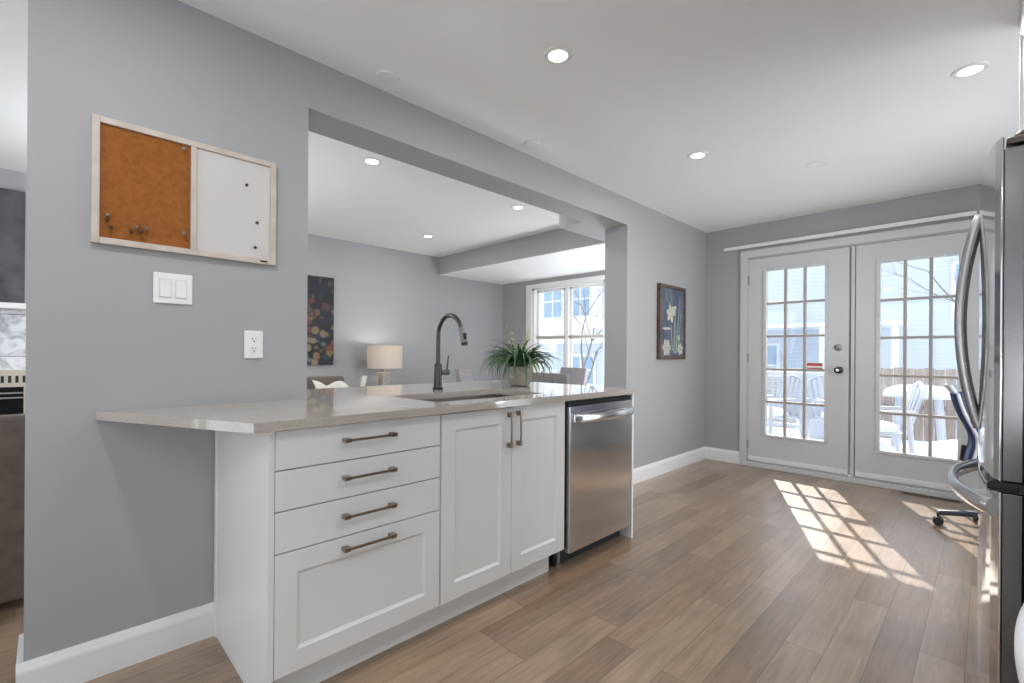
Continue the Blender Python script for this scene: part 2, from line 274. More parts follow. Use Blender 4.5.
# ------------------------------------------------------------------ mesh helpers
class MB:
    def __init__(s): s.bm = bmesh.new(); s.mi = 0
    def _cap(s, before):
        for f in s.bm.faces:
            if f not in before: f.material_index = s.mi
    def box(s, x0, y0, z0, x1, y1, z1, bev=0.0, seg=2):
        b = set(s.bm.faces)
        x0, x1 = sorted((x0, x1)); y0, y1 = sorted((y0, y1)); z0, z1 = sorted((z0, z1))
        g = bmesh.ops.create_cube(s.bm, size=1.0)
        for v in g['verts']:
            v.co = Vector(((x0 + x1) / 2 + v.co.x * (x1 - x0), (y0 + y1) / 2 + v.co.y * (y1 - y0), (z0 + z1) / 2 + v.co.z * (z1 - z0)))
        if bev > 0:
            ed = list({e for v in g['verts'] for e in v.link_edges})
            bmesh.ops.bevel(s.bm, geom=ed, offset=min(bev, 0.49 * min(x1 - x0, y1 - y0, z1 - z0)), segments=seg, profile=0.5, affect='EDGES')
        s._cap(b); return s
    def prism(s, pts, axis, a, b, bev=0.0):
        """polygon pts (2D) extruded along axis from a to b. axis x: (y,z); y: (x,z); z: (x,y)"""
        bf = set(s.bm.faces)
        def P(p, t): return {'x': (t, p[0], p[1]), 'y': (p[0], t, p[1]), 'z': (p[0], p[1], t)}[axis]
        A = [s.bm.verts.new(P(p, a)) for p in pts]; B = [s.bm.verts.new(P(p, b)) for p in pts]
        n = len(pts); fs = [s.bm.faces.new(A[::-1]), s.bm.faces.new(B)]
        for i in range(n): fs.append(s.bm.faces.new((A[i], A[(i + 1) % n], B[(i + 1) % n], B[i])))
        bmesh.ops.recalc_face_normals(s.bm, faces=fs)
        if bev:
            bmesh.ops.bevel(s.bm, geom=list({e for f in fs for e in f.edges}), offset=bev, segments=2, profile=0.5, affect='EDGES')
        s._cap(bf); return s
    def lathe(s, prof, n=32, c=(0, 0, 0), rot=None, close=False):
        bf = set(s.bm.faces)
        R = rot or Matrix.Identity(3); c = Vector(c); rings = []
        for r, z in prof:
            if r < 1e-6: rings.append([s.bm.verts.new(c + R @ Vector((0, 0, z)))])
            else: rings.append([s.bm.verts.new(c + R @ Vector((r * math.cos(2 * PI * i / n), r * math.sin(2 * PI * i / n), z))) for i in range(n)])
        for a, b in zip(rings[:-1], rings[1:]):
            for i in range(n):
                j = (i + 1) % n
                q = [a[i if len(a) > 1 else 0], a[j if len(a) > 1 else 0], b[j if len(b) > 1 else 0], b[i if len(b) > 1 else 0]]
                q2 = []
                for v in q:
                    if v not in q2: q2.append(v)
                if len(q2) > 2:
                    try: s.bm.faces.new(q2)
                    except ValueError: pass
        nf = [f for f in s.bm.faces if f not in bf]
        bmesh.ops.recalc_face_normals(s.bm, faces=nf)
        s._cap(bf); return s
    def cyl(s, p0, p1, r0, r1=None, n=20):
        p0 = Vector(p0); p1 = Vector(p1); r1 = r0 if r1 is None else r1
        d = p1 - p0; q = Vector((0, 0, 1)).rotation_difference(d.normalized()).to_matrix()
        return s.lathe([(0, 0), (r0, 0), (r1, d.length), (0, d.length)], n, p0, q)
    def tube(s, pts, rad, n=12, cap=True, flat=None):
        """sweep of a circle (or ellipse flat=(a,b)) along pts"""
        bf = set(s.bm.faces); pts = [Vector(p) for p in pts]
        rads = rad if isinstance(rad, (list, tuple)) else [rad] * len(pts)
        t0 = (pts[1] - pts[0]).normalized(); up = Vector((0, 0, 1)) if abs(t0.z) < 0.9 else Vector((0, 1, 0))
        nrm = (up - t0 * up.dot(t0)).normalized(); rings = []
        for i, p in enumerate(pts):
            t = (pts[min(i + 1, len(pts) - 1)] - pts[max(i - 1, 0)]).normalized()
            nrm = (nrm - t * nrm.dot(t)).normalized(); bn = t.cross(nrm)
            a, b = (1, 1) if not flat else flat
            rings.append([s.bm.verts.new(p + rads[i] * (nrm * a * math.cos(2 * PI * k / n) + bn * b * math.sin(2 * PI * k / n))) for k in range(n)])
        for A, B in zip(rings[:-1], rings[1:]):
            for k in range(n): s.bm.faces.new((A[k], A[(k + 1) % n], B[(k + 1) % n], B[k]))
        if cap: s.bm.faces.new(rings[0][::-1]); s.bm.faces.new(rings[-1])
        nf = [f for f in s.bm.faces if f not in bf]; bmesh.ops.recalc_face_normals(s.bm, faces=nf)
        s._cap(bf); return s
    def poly(s, pts):
        bf = set(s.bm.faces); s.bm.faces.new([s.bm.verts.new(p) for p in pts]); s._cap(bf); return s
    def grid(s, f, nu, nv):
        bf = set(s.bm.faces); V = [[s.bm.verts.new(f(i / nu, j / nv)) for j in range(nv + 1)] for i in range(nu + 1)]
        for i in range(nu):
            for j in range(nv): s.bm.faces.new((V[i][j], V[i + 1][j], V[i + 1][j + 1], V[i][j + 1]))
        s._cap(bf); return s
    def mat(s, i): s.mi = i; return s
    def build(s, name, material, parent=None, loc=(0, 0, 0), smooth=True):
        me = bpy.data.meshes.new(name)
        if smooth:
            for f in s.bm.faces: f.smooth = True
            for e in s.bm.edges:
                if len(e.link_faces) == 2 and e.calc_face_angle(0) > 0.6: e.smooth = False
        s.bm.to_mesh(me); s.bm.free()
        ms = material if isinstance(material, (list, tuple)) else [material]
        for x in ms: me.materials.append(x)
        o = bpy.data.objects.new(name, me); C.objects.link(o); o.location = loc
        if parent is not None: o.parent = parent
        if smooth and len(me.vertices) < 4000:
            wm = o.modifiers.new('weighted_normal', 'WEIGHTED_NORMAL'); wm.keep_sharp = True; wm.weight = 100
        return o

def tag(o, label, cat, group=None):
    o['label'] = label; o['category'] = cat
    if group: o['group'] = group
    return o
def thing(name, label, cat, loc=(0, 0, 0), rotz=0, group=None):
    o = bpy.data.objects.new(name, None); C.objects.link(o); o.location = loc; o.rotation_euler = (0, 0, rotz); o.empty_display_size = 0.05
    return tag(o, label, cat, group)
def struct(name, mb, m, label=None):
    o = mb.build(name, m); o['kind'] = 'structure'
    if label: o['label'] = label
    return o
def dup(root, loc, rotz, label, group=None):
    r = root.copy(); C.objects.link(r); r.location = loc; r.rotation_euler = (0, 0, rotz); r['label'] = label
    if group: r['group'] = group
    for ch in list(root.children):
        c = ch.copy(); C.objects.link(c); c.parent = r
        for g in ch.children:
            d = g.copy(); C.objects.link(d); d.parent = c
    return r

# ------------------------------------------------------------------ room shell
XL, XR, YB, YF, XW = -2.175, 0.86, 5.128, -3.0, -5.40
XI = -2.40                    # far face of the wall with the opening
H = 2.467
HB = 2.24                     # underside of the beam
HS = 2.223                    # underside of the dining room soffit
T = 0.16
struct('floor', MB().box(XW - T, YF - T, -0.2, XR + T, YB + 0.04, 0.0), M['floor'])
struct('ceiling', MB().box(XW - T, YF - T, H, XR + T, YB + T, H + 0.12), M['ceiling'])
# wall with the pass-through opening: stub, beam over, far part
w = MB(); w.box(XI, -0.049, 0, XL, 0.84, H); w.box(XI, 0.84, HB, XL, 3.53, H); w.box(XI, 3.53, 0, XL, YB, H)
struct('wall_left', w, M['wall'])
struct('trim_1', MB().box(-2.66, 3.20, HB, XI - 0.001, 3.885, H - 0.001), M['wall'], 'grey boxed duct beside the beam')
sf = MB(); sf.box(XW + 0.001, 3.885, HS + 0.003, XI - 0.001, YB - 0.001, H - 0.001)
o = struct('trim_2', sf, M['wall'], 'grey dropped soffit over the dining window')
struct('trim_3', MB().box(XW + 0.001, 3.887, HS - 0.003, XI - 0.001, YB - 0.001, HS + 0.002), M['ceiling'], 'white underside of the soffit')
# back wall with two openings: window of the dining room, french doors
WX0, WX1, WZ0, WZ1 = -4.775, -3.455, 0.62, 2.10
DX0, DX1, DZ1 = -1.735, 0.035, 2.125
w = MB()
w.box(XW - T, YB, 0, WX0, YB + T, H); w.box(WX0, YB, 0, WX1, YB + T, WZ0); w.box(WX0, YB, WZ1, WX1, YB + T, H)
w.box(WX1, YB, 0, DX0, YB + T, H); w.box(DX0, YB, DZ1, DX1, YB + T, H); w.box(DX1, YB, 0, XR + T, YB + T, H)
struct('wall_back', w, M['wall'])
w = MB(); w.box(XR, YF - T, 0, XR + T, -2.6, H); w.box(XR, -0.2, 0, XR + T, 2.95, H); w.box(XR, 4.30, 0, XR + T, YB, H); w.box(XR, 2.95, 0, XR + T, 4.30, 0.08); w.box(XR, 2.95, 2.15, XR + T, 4.30, H); w.box(XR, -2.6, 0, XR + T, -0.2, 0.9); w.box(XR, -2.6, 2.2, XR + T, -0.2, H)
struct('wall_right', w, M['wall'])
f = MB()
for q in ((-2.6, 0.9, -2.54, 2.2), (-0.26, 0.9, -0.2, 2.2), (-2.54, 0.9, -0.26, 0.96), (-2.54, 2.14, -0.26, 2.2), (-1.43, 0.9, -1.37, 2.2)): f.box(XR + 0.04, q[0], q[1], XR + 0.11, q[2], q[3])
o = struct('window_4', f, M['trim'])  # unseen side window, added to throw light on the cabinet fronts
MB().box(XR + 0.07, -2.56, 0.94, XR + 0.075, -0.24, 2.16).build('pane', M['glass'], o, smooth=False)
f = MB()
for q in ((2.95, 0.08, 3.01, 2.15), (4.24, 0.08, 4.30, 2.15), (3.01, 0.08, 4.24, 0.14), (3.01, 2.09, 4.24, 2.15), (3.60, 0.14, 3.65, 2.09)): f.box(XR + 0.04, q[0], q[1], XR + 0.11, q[2], q[3])
o = struct('window_5', f, M['trim'])  # unseen patio window, added to light the wall and ceiling by the doors
MB().box(XR + 0.07, 2.99, 0.12, XR + 0.075, 4.26, 2.11).build('pane', M['glass'], o, smooth=False)
lamp('window_fill', 'AREA', (XR + 0.035, 3.62, 1.12), 14.0, (0.93, 0.97, 1.0), None, (0, PI / 2, 0), shape='RECTANGLE', size=1.95, size_y=1.23, spread=1.75)  # added fill lamp at the glass, boosting the window's light
struct('wall_far', MB().box(XW - T, YF - T, 0, XW, YB, H), M['wall'])
w = MB(); w.box(XW, YF - T, 0, -4.8, YF, H); w.box(-4.8, YF - T, 0, 0.5, YF, 0.15); w.box(-4.8, YF - T, 2.3, 0.5, YF, H); w.box(0.5, YF - T, 0, XR, YF, H); w.box(-2.3, YF - T, 0.15, -2.1, YF, 2.3)
struct('wall_front', w, M['wall'])
# baseboards
def base_prof(d=1, t=0.017, h=0.128):
    return [(0, 0), (t, 0), (t, h - 0.035), (t * 0.75, h - 0.022), (t * 0.45, h - 0.008), (t * 0.3, h), (0, h)]
def bb_y(x, y0, y1, sgn): return MB().prism([(x + sgn * a, b) for a, b in base_prof()], 'y', y0, y1)
def bb_x(y, x0, x1, sgn): return MB().prism([(y + sgn * a, b) for a, b in base_prof()], 'x', x0, x1)
b = bb_y(XL, -0.066, 0.487, 1)
b.box(XI, -0.066, 0.0, XL - 0.0005, -0.0495, 0.126, 0.002)
struct('baseboard_left', b, M['trim'])
struct('baseboard_left.001', bb_y(XL, 3.513, YB, 1), M['trim'])
struct('baseboard_back', bb_x(YB, XL, -1.806, -1), M['trim'])
struct('baseboard_right', bb_y(XR, 4.31, YB, -1), M['trim'])
struct('baseboard_far', bb_y(XW, 0.4, YB, 1), M['trim'])
# door casing, head, jambs, centre post, sill
c = MB()
c.box(-1.806, YB - 0.022, 0, -1.737, YB - 0.001, 2.195, 0.004); c.box(0.037, YB - 0.022, 0, 0.107, YB - 0.001, 2.195, 0.004)
c.box(-1.806, YB - 0.024, 2.127, 0.107, YB - 0.001, 2.20, 0.004)
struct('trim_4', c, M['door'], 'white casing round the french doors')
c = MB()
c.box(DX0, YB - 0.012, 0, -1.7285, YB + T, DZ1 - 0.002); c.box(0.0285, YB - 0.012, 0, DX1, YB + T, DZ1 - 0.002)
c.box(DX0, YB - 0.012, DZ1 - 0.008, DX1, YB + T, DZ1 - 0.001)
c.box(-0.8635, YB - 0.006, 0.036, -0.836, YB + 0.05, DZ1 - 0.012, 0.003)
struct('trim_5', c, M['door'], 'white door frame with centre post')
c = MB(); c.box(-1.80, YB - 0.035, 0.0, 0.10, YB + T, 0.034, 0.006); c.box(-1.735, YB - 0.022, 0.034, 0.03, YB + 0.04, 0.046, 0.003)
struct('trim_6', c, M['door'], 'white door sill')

def french_door(name, x0, x1, gx0, gx1, gz0, gz1, knob):
    y0, y1 = YB + 0.0, YB + 0.044; z0, z1 = 0.05, DZ1 - 0.014
    d = MB(); lf = 0.028
    d.box(x0, y0, z0, gx0, y1, z1); d.box(gx1, y0, z0, x1, y1, z1); d.box(gx0, y0, z0, gx1, y1, gz0); d.box(gx0, y0, gz1, gx1, y1, z1)
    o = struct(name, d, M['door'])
    # raised frame that holds the glass
    f = MB(); a = 0.012
    for (p, q, r, s_) in ((gx0 - lf, gz0 - lf, gx0, gz1 + lf), (gx1, gz0 - lf, gx1 + lf, gz1 + lf), (gx0, gz0 - lf, gx1, gz0), (gx0, gz1, gx1, gz1 + lf)):
        f.box(p, y0 - a, q, r, y0 + 0.002, s_, 0.004)
    f.build('glass_frame', M['door'], o)
    sc = MB()
    for t in range(3):
        for zz in (gz0 - lf / 2, gz1 + lf / 2):
            xx = gx0 + (gx1 - gx0) * (t + 0.5) / 3; sc.cyl((xx, y0 - a - 0.001, zz), (xx, y0 - a + 0.004, zz), 0.005, n=10)
    for t in range(5):
        for xx in (gx0 - lf / 2, gx1 + lf / 2):
            zz = gz0 + (gz1 - gz0) * (t + 0.5) / 5; sc.cyl((xx, y0 - a - 0.001, zz), (xx, y0 - a + 0.004, zz), 0.005, n=10)
    sc.build('screw_cap', M['trim'], o)
    g = MB(); mw = 0.0115
    for t in (1, 2): xx = gx0 + (gx1 - gx0) * t / 3; g.box(xx - mw, y0 + 0.004, gz0, xx + mw, y1 - 0.004, gz1, 0.003)
    for t in (1, 2, 3, 4): zz = gz0 + (gz1 - gz0) * t / 5; g.box(gx0, y0 + 0.005, zz - mw, gx1, y1 - 0.005, zz + mw, 0.003)
    g.build('muntin', M['muntin'], o)
    MB().box(gx0, y0 + 0.020, gz0, gx1, y0 + 0.024, gz1).build('glazing', M['glass'], o, smooth=False)
    sw = MB(); sw.box(x0 + 0.004, y0 - 0.014, 0.062, x1 - 0.004, y0 + 0.001, 0.105, 0.004); sw.build('door_sweep', M['trim'], o)
    if knob:
        R = Matrix.Rotation(PI / 2, 3, 'X')
        MB().lathe([(0, 0), (0.032, 0), (0.032, 0.006), (0.026, 0.010), (0.012, 0.014), (0.012, 0.034), (0.020, 0.038), (0.029, 0.050), (0.028, 0.062), (0.018, 0.068), (0, 0.069)], 24, (-0.951, y0, 1.0), R).build('door_knob', M['blacksteel'], o)
        MB().lathe([(0, 0.0685), (0.014, 0.0685), (0.013, 0.0715), (0, 0.072)], 20, (-0.951, y0, 1.0), R).build('lock_button', M['chrome'], o)
        MB().lathe([(0, 0), (0.030, 0), (0.030, 0.008), (0.022, 0.014), (0, 0.016)], 24, (-0.956, y0, 1.205), R).build('deadbolt', M['nickel'], o)
        MB().box(-0.960, y0 - 0.03, 1.19, -0.952, y0 - 0.012, 1.22, 0.002).build('thumb_turn', M['nickel'], o)
        for zz in (0.22, 1.1, 1.9):
            MB().cyl((x0 - 0.003, y0 - 0.008, zz - 0.045), (x0 - 0.003, y0 - 0.008, zz + 0.045), 0.007, n=12).build('hinge', M['nickel'], o)
    return o
d1 = french_door('door_1', -1.727, -0.8775, -1.562, -1.064, 0.340, 1.975, True)
d2 = french_door('door_2', -0.829, 0.027, -0.655, -0.165, 0.315, 1.938, False)
d1['label'] = 'left french door with knob and deadbolt'; d2['label'] = 'right french door behind the fridge handle'
# dark gap beside the meeting stile
struct('trim_7', MB().box(-0.8770, YB + 0.045, 0.05, -0.8295, YB + 0.06, DZ1 - 0.014), M['slot'], 'dark weatherstrip between the doors')

# window of the dining room
win = MB()
cw = 0.10
for q in ((WX0 - cw, WZ0 - 0.05, WX0 + 0.005, WZ1 + 0.055), (WX1 - 0.005, WZ0 - 0.05, WX1 + cw, WZ1 + 0.055), (WX0, WZ1 - 0.005, WX1, WZ1 + 0.055)):
    win.box(q[0], YB - 0.022, q[1], q[2], YB - 0.001, q[3], 0.005)
o = struct('window_1', win, M['trim'])
f = MB(); 
f.box(WX0, YB, WZ0, WX0 + 0.05, YB + T, WZ1); f.box(WX1 - 0.05, YB, WZ0, WX1, YB + T, WZ1); f.box(WX0, YB, WZ1 - 0.035, WX1, YB + T, WZ1); f.box(WX0, YB, WZ0, WX1, YB + T, WZ0 + 0.04)
f.build('window_frame', M['trim'], o)
sx0, sx1, xm = WX0 + 0.05, WX1 - 0.05, -4.14
def sash(xa, xb, za, zb, y):
    s_ = MB(); t = 0.042
    s_.box(xa, y, za, xa + t, y + 0.03, zb, 0.004); s_.box(xb - t, y, za, xb, y + 0.03, zb, 0.004); lo = t if za < 1 else 0.014; hi = 0.034 if zb > 1.5 else 0.014; s_.box(xa, y, za, xb, y + 0.03, za + lo, 0.004); s_.box(xa, y, zb - hi, xb, y + 0.03, zb, 0.004)
    s_.build('sash', M['trim'], o); MB().box(xa + 0.02, y + 0.012, za + 0.02, xb - 0.02, y + 0.016, zb - 0.02).build('pane', M['glass'], o, smooth=False)
f = MB(); f.box(xm - 0.030, YB + 0.03, WZ0 + 0.04, xm + 0.030, YB + 0.12, WZ1 - 0.035, 0.004); f.build('mullion', M['trim'], o)
for xa, xb in ((sx0, xm - 0.030), (xm + 0.030, sx1)): sash(xa, xb, 1.385, WZ1 - 0.035, YB + 0.06); sash(xa, xb, WZ0 + 0.04, 1.355, YB + 0.06)
MB().box(WX0 + 0.04, YB + 0.035, 1.356, WX1 - 0.04, YB + 0.10, 1.384, 0.004).build('meeting_rail', mat('beige_rail_paint', (0.50, 0.45, 0.40), 0.5), o)
MB().box(WX0 - 0.11, YB - 0.06, WZ0 - 0.035, WX1 + 0.11, YB + 0.03, WZ0, 0.006).build('window_sill', M['trim'], o)

# big unseen windows added behind the camera to let in more light
for k, (xa, xb) in enumerate(((-4.8, -2.3), (-2.1, 0.5))):
    f = MB(); t = 0.06
    f.box(xa, YF - 0.12, 0.15, xa + t, YF - 0.05, 2.3); f.box(xb - t, YF - 0.12, 0.15, xb, YF - 0.05, 2.3); f.box(xa, YF - 0.12, 0.15, xb, YF - 0.05, 0.15 + t); f.box(xa, YF - 0.12, 2.3 - t, xb, YF - 0.05, 2.3)
    f.box((xa + xb) / 2 - 0.03, YF - 0.12, 0.15, (xa + xb) / 2 + 0.03, YF - 0.05, 2.3)
    o = struct('window_%d' % (k + 2), f, M['trim'])
    MB().box(xa + t, YF - 0.09, 0.2, xb - t, YF - 0.085, 2.25).build('pane', M['glass'], o, smooth=False)

# ------------------------------------------------------------------ island: cabinets, dishwasher, panels, countertop
FX = -1.541           # cabinet fronts
BX = -2.168           # cabinet backs
CZ = 0.889            # underside of the countertop
def shaker(mb, x, y0, y1, z0, z1, rail=0.068, t=0.020, rec=0.008):
    """front facing +x at x (outer face), recessed panel with moulded edge"""
    iy0, iy1, iz0, iz1 = y0 + rail, y1 - rail, z0 + rail, z1 - rail
    mb.box(x - t, y0, z0, x, iy0, z1, 0.0015); mb.box(x - t, iy1, z0, x, y1, z1, 0.0015)
    mb.box(x - t, iy0 - 0.002, z0, x, iy1 + 0.002, iz0, 0.0015); mb.box(x - t, iy0 - 0.002, iz1, x, iy1 + 0.002, z1, 0.0015)
    mb.box(x - t, iy0, iz0, x - rec, iy1, iz1)
    w = 0.010
    mb.prism([(x - 0.002, iz0), (x - rec + 0.0005, iz0 + w), (x - rec - 0.002, iz0)], 'y', iy0, iy1)
    mb.prism([(x - 0.001, iz1), (x - rec - 0.002, iz1), (x - rec + 0.0005, iz1 - w)], 'y', iy0, iy1)
    mb.prism([(x - 0.002, iy0), (x - rec - 0.002, iy0), (x - rec + 0.0005, iy0 + w)], 'z', iz0, iz1)
    mb.prism([(x - 0.002, iy1), (x - rec + 0.0005, iy1 - w), (x - rec - 0.002, iy1)], 'z', iz0, iz1)
    return mb
def pull(parent, x, p0, p1):
    """square bar pull between two end posts; p=(y,z)"""
    h = MB(); (ya, za), (yb, zb) = p0, p1; off = 0.030
    if abs(za - zb) < 1e-6:
        for yy in (ya, yb - 0.022): h.box(x, yy, za - 0.0070, x + off, yy + 0.022, za + 0.0070, 0.002)
        h.box(x + off - 0.009, ya + 0.01, za - 0.0040, x + off - 0.001, yb - 0.01, za + 0.0040, 0.0015)
    else:
        for zz in (za, zb - 0.022): h.box(x, ya - 0.0070, zz, x + off, ya + 0.0070, zz + 0.022, 0.002)
        h.box(x + off - 0.009, ya - 0.0040, za + 0.01, x + off - 0.001, ya + 0.0040, zb - 0.01, 0.0015)
    return h.build('handle', M['bronze'], parent)
# left end panel of the island
p = MB(); p.box(BX, 0.482, 0.0, FX, 0.500, CZ, 0.001); p.box(BX, 0.478, 0.0, BX + 0.03, 0.483, CZ, 0.001)
tag(p.build('end_panel', M['cabinet']), 'white end panel beside the drawers under the counter overhang', 'cabinet panel')
# drawer unit
t = thing('drawer_cabinet', 'white base cabinet with four drawers under the beige counter', 'cabinet', (FX, 0.5015, 0))
MB().box(BX - FX, 0.0, 0.112, -0.022, 0.6255, CZ).build('body', M['cabinet'], t)
MB().box(-0.085, -0.001, 0.0, -0.062, 0.6255, 0.114).build('toe_kick', M['cabinet'], t)
for i, (z0, z1) in enumerate(((0.7625, 0.884), (0.6345, 0.7585), (0.5035, 0.6305))):
    d = MB().box(-0.020, 0.0005, z0, 0, 0.6205, z1, 0.002).build('drawer', M['cabinet'], t); pull(d, 0.0, (0.2125, z0 + 0.0695), (0.4105, z0 + 0.0695))
d = shaker(MB(), 0.0, 0.0005, 0.6205, 0.116, 0.4995).build('drawer', M['cabinet'], t); d['label'] = 'deep bottom drawer with recessed panel'; pull(d, 0.0, (0.2125, 0.463), (0.4105, 0.463))
# sink cabinet
t = thing('sink_cabinet', 'white two-door base cabinet below the sink', 'cabinet', (FX, 1.128, 0))
MB().box(BX - FX, 0.0, 0.112, -0.022, 0.788, 0.66).build('body', M['cabinet'], t)
MB().box(-0.040, 0.0, 0.66, -0.022, 0.788, CZ).build('face_rail', M['cabinet'], t)
MB().box(-0.085, -0.001, 0.0, -0.062, 0.735, 0.114).build('toe_kick', M['cabinet'], t)
d = shaker(MB(), 0.0, 0.003, 0.396, 0.116, 0.8815).build('door', M['cabinet'], t); pull(d, 0.0, (0.373, 0.702), (0.373, 0.862))
d = shaker(MB(), 0.0, 0.399, 0.785, 0.116, 0.885).build('door', M['cabinet'], t); pull(d, 0.0, (0.434, 0.704), (0.434, 0.864))
# dishwasher
t = thing('dishwasher', 'stainless steel dishwasher with a curved bar handle at the counter end', 'dishwasher', (FX, 1.918, 0))
MB().box(BX - FX + 0.03, 0.004, 0.10, -0.03, 0.637, CZ - 0.004).build('body', M['dark'], t)
d = MB().box(-0.028, 0.028, 0.082, 0.006, 0.636, 0.853, 0.004).build('door', M['stainless'], t)
MB().box(-0.030, 0.022, 0.854, -0.004, 0.637, 0.874, 0.002).build('control_strip', M['blacksteel'], t)
hp = []
for i in range(25):
    s_ = i / 24; y = 0.062 + 0.566 * s_; hp.append((0.006 + 0.012 + 0.040 * math.sin(PI * s_) ** 0.7, y, 0.787))
h = MB().tube(hp, 0.0215, 14, flat=(1.0, 0.36)); h.box(0.004, 0.050, 0.768, 0.020, 0.075, 0.812, 0.004); h.box(0.004, 0.613, 0.768, 0.020, 0.634, 0.812, 0.004)
h.build('handle', M['stainless'], d)
MB().box(-0.10, 0.004, 0.0, -0.075, 0.637, 0.10).build('kick_plate', M['dark'], t)
f = MB(); f.cyl((-0.07, 0.03, 0.0), (-0.07, 0.03, 0.09), 0.011, n=12); f.cyl((-0.07, 0.03, 0.0), (-0.07, 0.03, 0.014), 0.018, n=12); f.build('leveling_foot', M['nickel'], t)
# right end panel
tag(MB().box(BX, 2.558, 0.0, FX + 0.008, 2.575, CZ, 0.001).build('end_panel', M['cabinet']), 'thin white end panel closing off the dishwasher side', 'cabinet panel')
# back panel of the island on the dining side
tag(MB().box(-2.385, 0.846, 0.0, BX - 0.002, 2.575, CZ).build('back_panel', M['cabinet']), 'white panel closing the back of the island below the breakfast bar', 'cabinet panel')

# countertop with sink cut-out: slab as a polygon with a hole, built from a filled outline
SX0, SX1, SY0, SY1 = -2.045, -1.655, 1.185, 1.885
def slab(outer, holes, z0, z1):
    bm = bmesh.new()
    loops = [outer] + holes; ed = []
    for L in loops:
        vs = [bm.verts.new((x, y, z1)) for x, y in L]
        for i in range(len(vs)): ed.append(bm.edges.new((vs[i], vs[(i + 1) % len(vs)])))
    bmesh.ops.triangle_fill(bm, use_beauty=True, edges=ed)
    top = list(bm.faces)
    r = bmesh.ops.extrude_face_region(bm, geom=top)
    for g in r['geom']:
        if isinstance(g, bmesh.types.BMVert): g.co.z = z0
    bmesh.ops.recalc_face_normals(bm, faces=bm.faces)
    mb = MB(); mb.bm.free(); mb.bm = bm; return mb
outer = [(XL + 0.0015, 0.121), (-1.510, 0.432), (-1.510, 2.578), (-2.72, 2.578), (-2.72, 0.8415), (XL + 0.0015, 0.8415)]
def rrect(x0, y0, x1, y1, r, n=5):
    P_ = []
    for cx, cy, a in ((x1 - r, y1 - r, 0), (x0 + r, y1 - r, 90), (x0 + r, y0 + r, 180), (x1 - r, y0 + r, 270)):
        for i in range(n + 1): t_ = math.radians(a + 90 * i / n); P_.append((cx + r * math.cos(t_), cy + r * math.sin(t_)))
    return P_
ct = slab(outer, [rrect(SX0, SY0, SX1, SY1, 0.02)], CZ + 0.001, 0.920)
tag(ct.build('countertop', M['quartz']), 'beige polished quartz countertop with a slanted left end on the white cabinets', 'countertop')
# sink
t = thing('sink', 'undermount stainless sink set into the beige countertop', 'sink', ((SX0 + SX1) / 2, (SY0 + SY1) / 2, CZ - 0.0005))
hx, hy = (SX1 - SX0) / 2 + 0.006, (SY1 - SY0) / 2 + 0.006
b = MB(); w_ = 0.004; dp = 0.205
b.box(-hx - w_, -hy - w_, -dp, -hx, hy + w_, 0); b.box(hx, -hy - w_, -dp, hx + w_, hy + w_, 0); b.box(-hx, -hy - w_, -dp, hx, -hy, 0); b.box(-hx, hy, -dp, hx, hy + w_, 0); b.box(-hx - w_, -hy - w_, -dp - w_, hx + w_, hy + w_, -dp)
b.build('basin', M['sinksteel'], t)
MB().lathe([(0, 0.001), (0.02, 0.001), (0.028, 0.004), (0.043, 0.004), (0.045, 0.0), (0, 0.0)], 28, (0, 0, -dp)).build('drain', M['chrome'], t)
# faucet
t = thing('faucet', 'dark gunmetal pull-down kitchen faucet beside the sink', 'faucet', (-2.225, 1.602, 0.9205))
MB().lathe([(0, 0), (0.031, 0), (0.031, 0.008), (0.029, 0.012), (0, 0.012)], 28).build('base', M['blacksteel'], t)
MB().lathe([(0, 0.010), (0.0255, 0.010), (0.0235, 0.05), (0.0215, 0.145), (0.017, 0.150), (0, 0.150)], 28).build('body', M['gunmetal'], t)
arc = [(0, 0, 0.145), (0, 0, 0.22), (0, 0, 0.29)]; R_ = 0.106
for i in range(1, 19):
    a = PI - (PI - math.radians(20)) * i / 18; arc.append((R_ + R_ * math.cos(a), 0, 0.316 + R_ * math.sin(a)))
ex_, ez = arc[-1][0], arc[-1][2]; tdir = Vector((math.sin(math.radians(20)), 0, -math.cos(math.radians(20))))
arc.append((ex_ + tdir.x * 0.006, 0, ez + tdir.z * 0.006))
MB().tube(arc, 0.0130, 16).build('spout', M['gunmetal'], t)
p0 = Vector(arc[-1]); p1 = p0 + tdir * 0.088; p2 = p0 + tdir * 0.098
s_ = MB().cyl(p0, p0 + tdir * 0.02, 0.0145, 0.0165).cyl(p0 + tdir * 0.02, p1, 0.0165, 0.0185).build('spray_head', M['spray'], t)
MB().cyl(p1, p2, 0.0185, 0.0165).build('nozzle', M['blacksteel'], s_)
mid = p0 + tdir * 0.045; MB().box(mid.x + 0.010, -0.009, mid.z - 0.024, mid.x + 0.027, 0.009, mid.z + 0.016, 0.006).build('spray_button', M['blacksteel'], s_)
lv = MB().cyl((0, 0.018, 0.098), (0, 0.072, 0.098), 0.0165, 0.0165); lv.build('valve', M['gunmetal'], t)
MB().cyl((0.004, 0.060, 0.108), (0.010, 0.066, 0.195), 0.0052, 0.0040, 12).build('lever', M['gunmetal'], t)

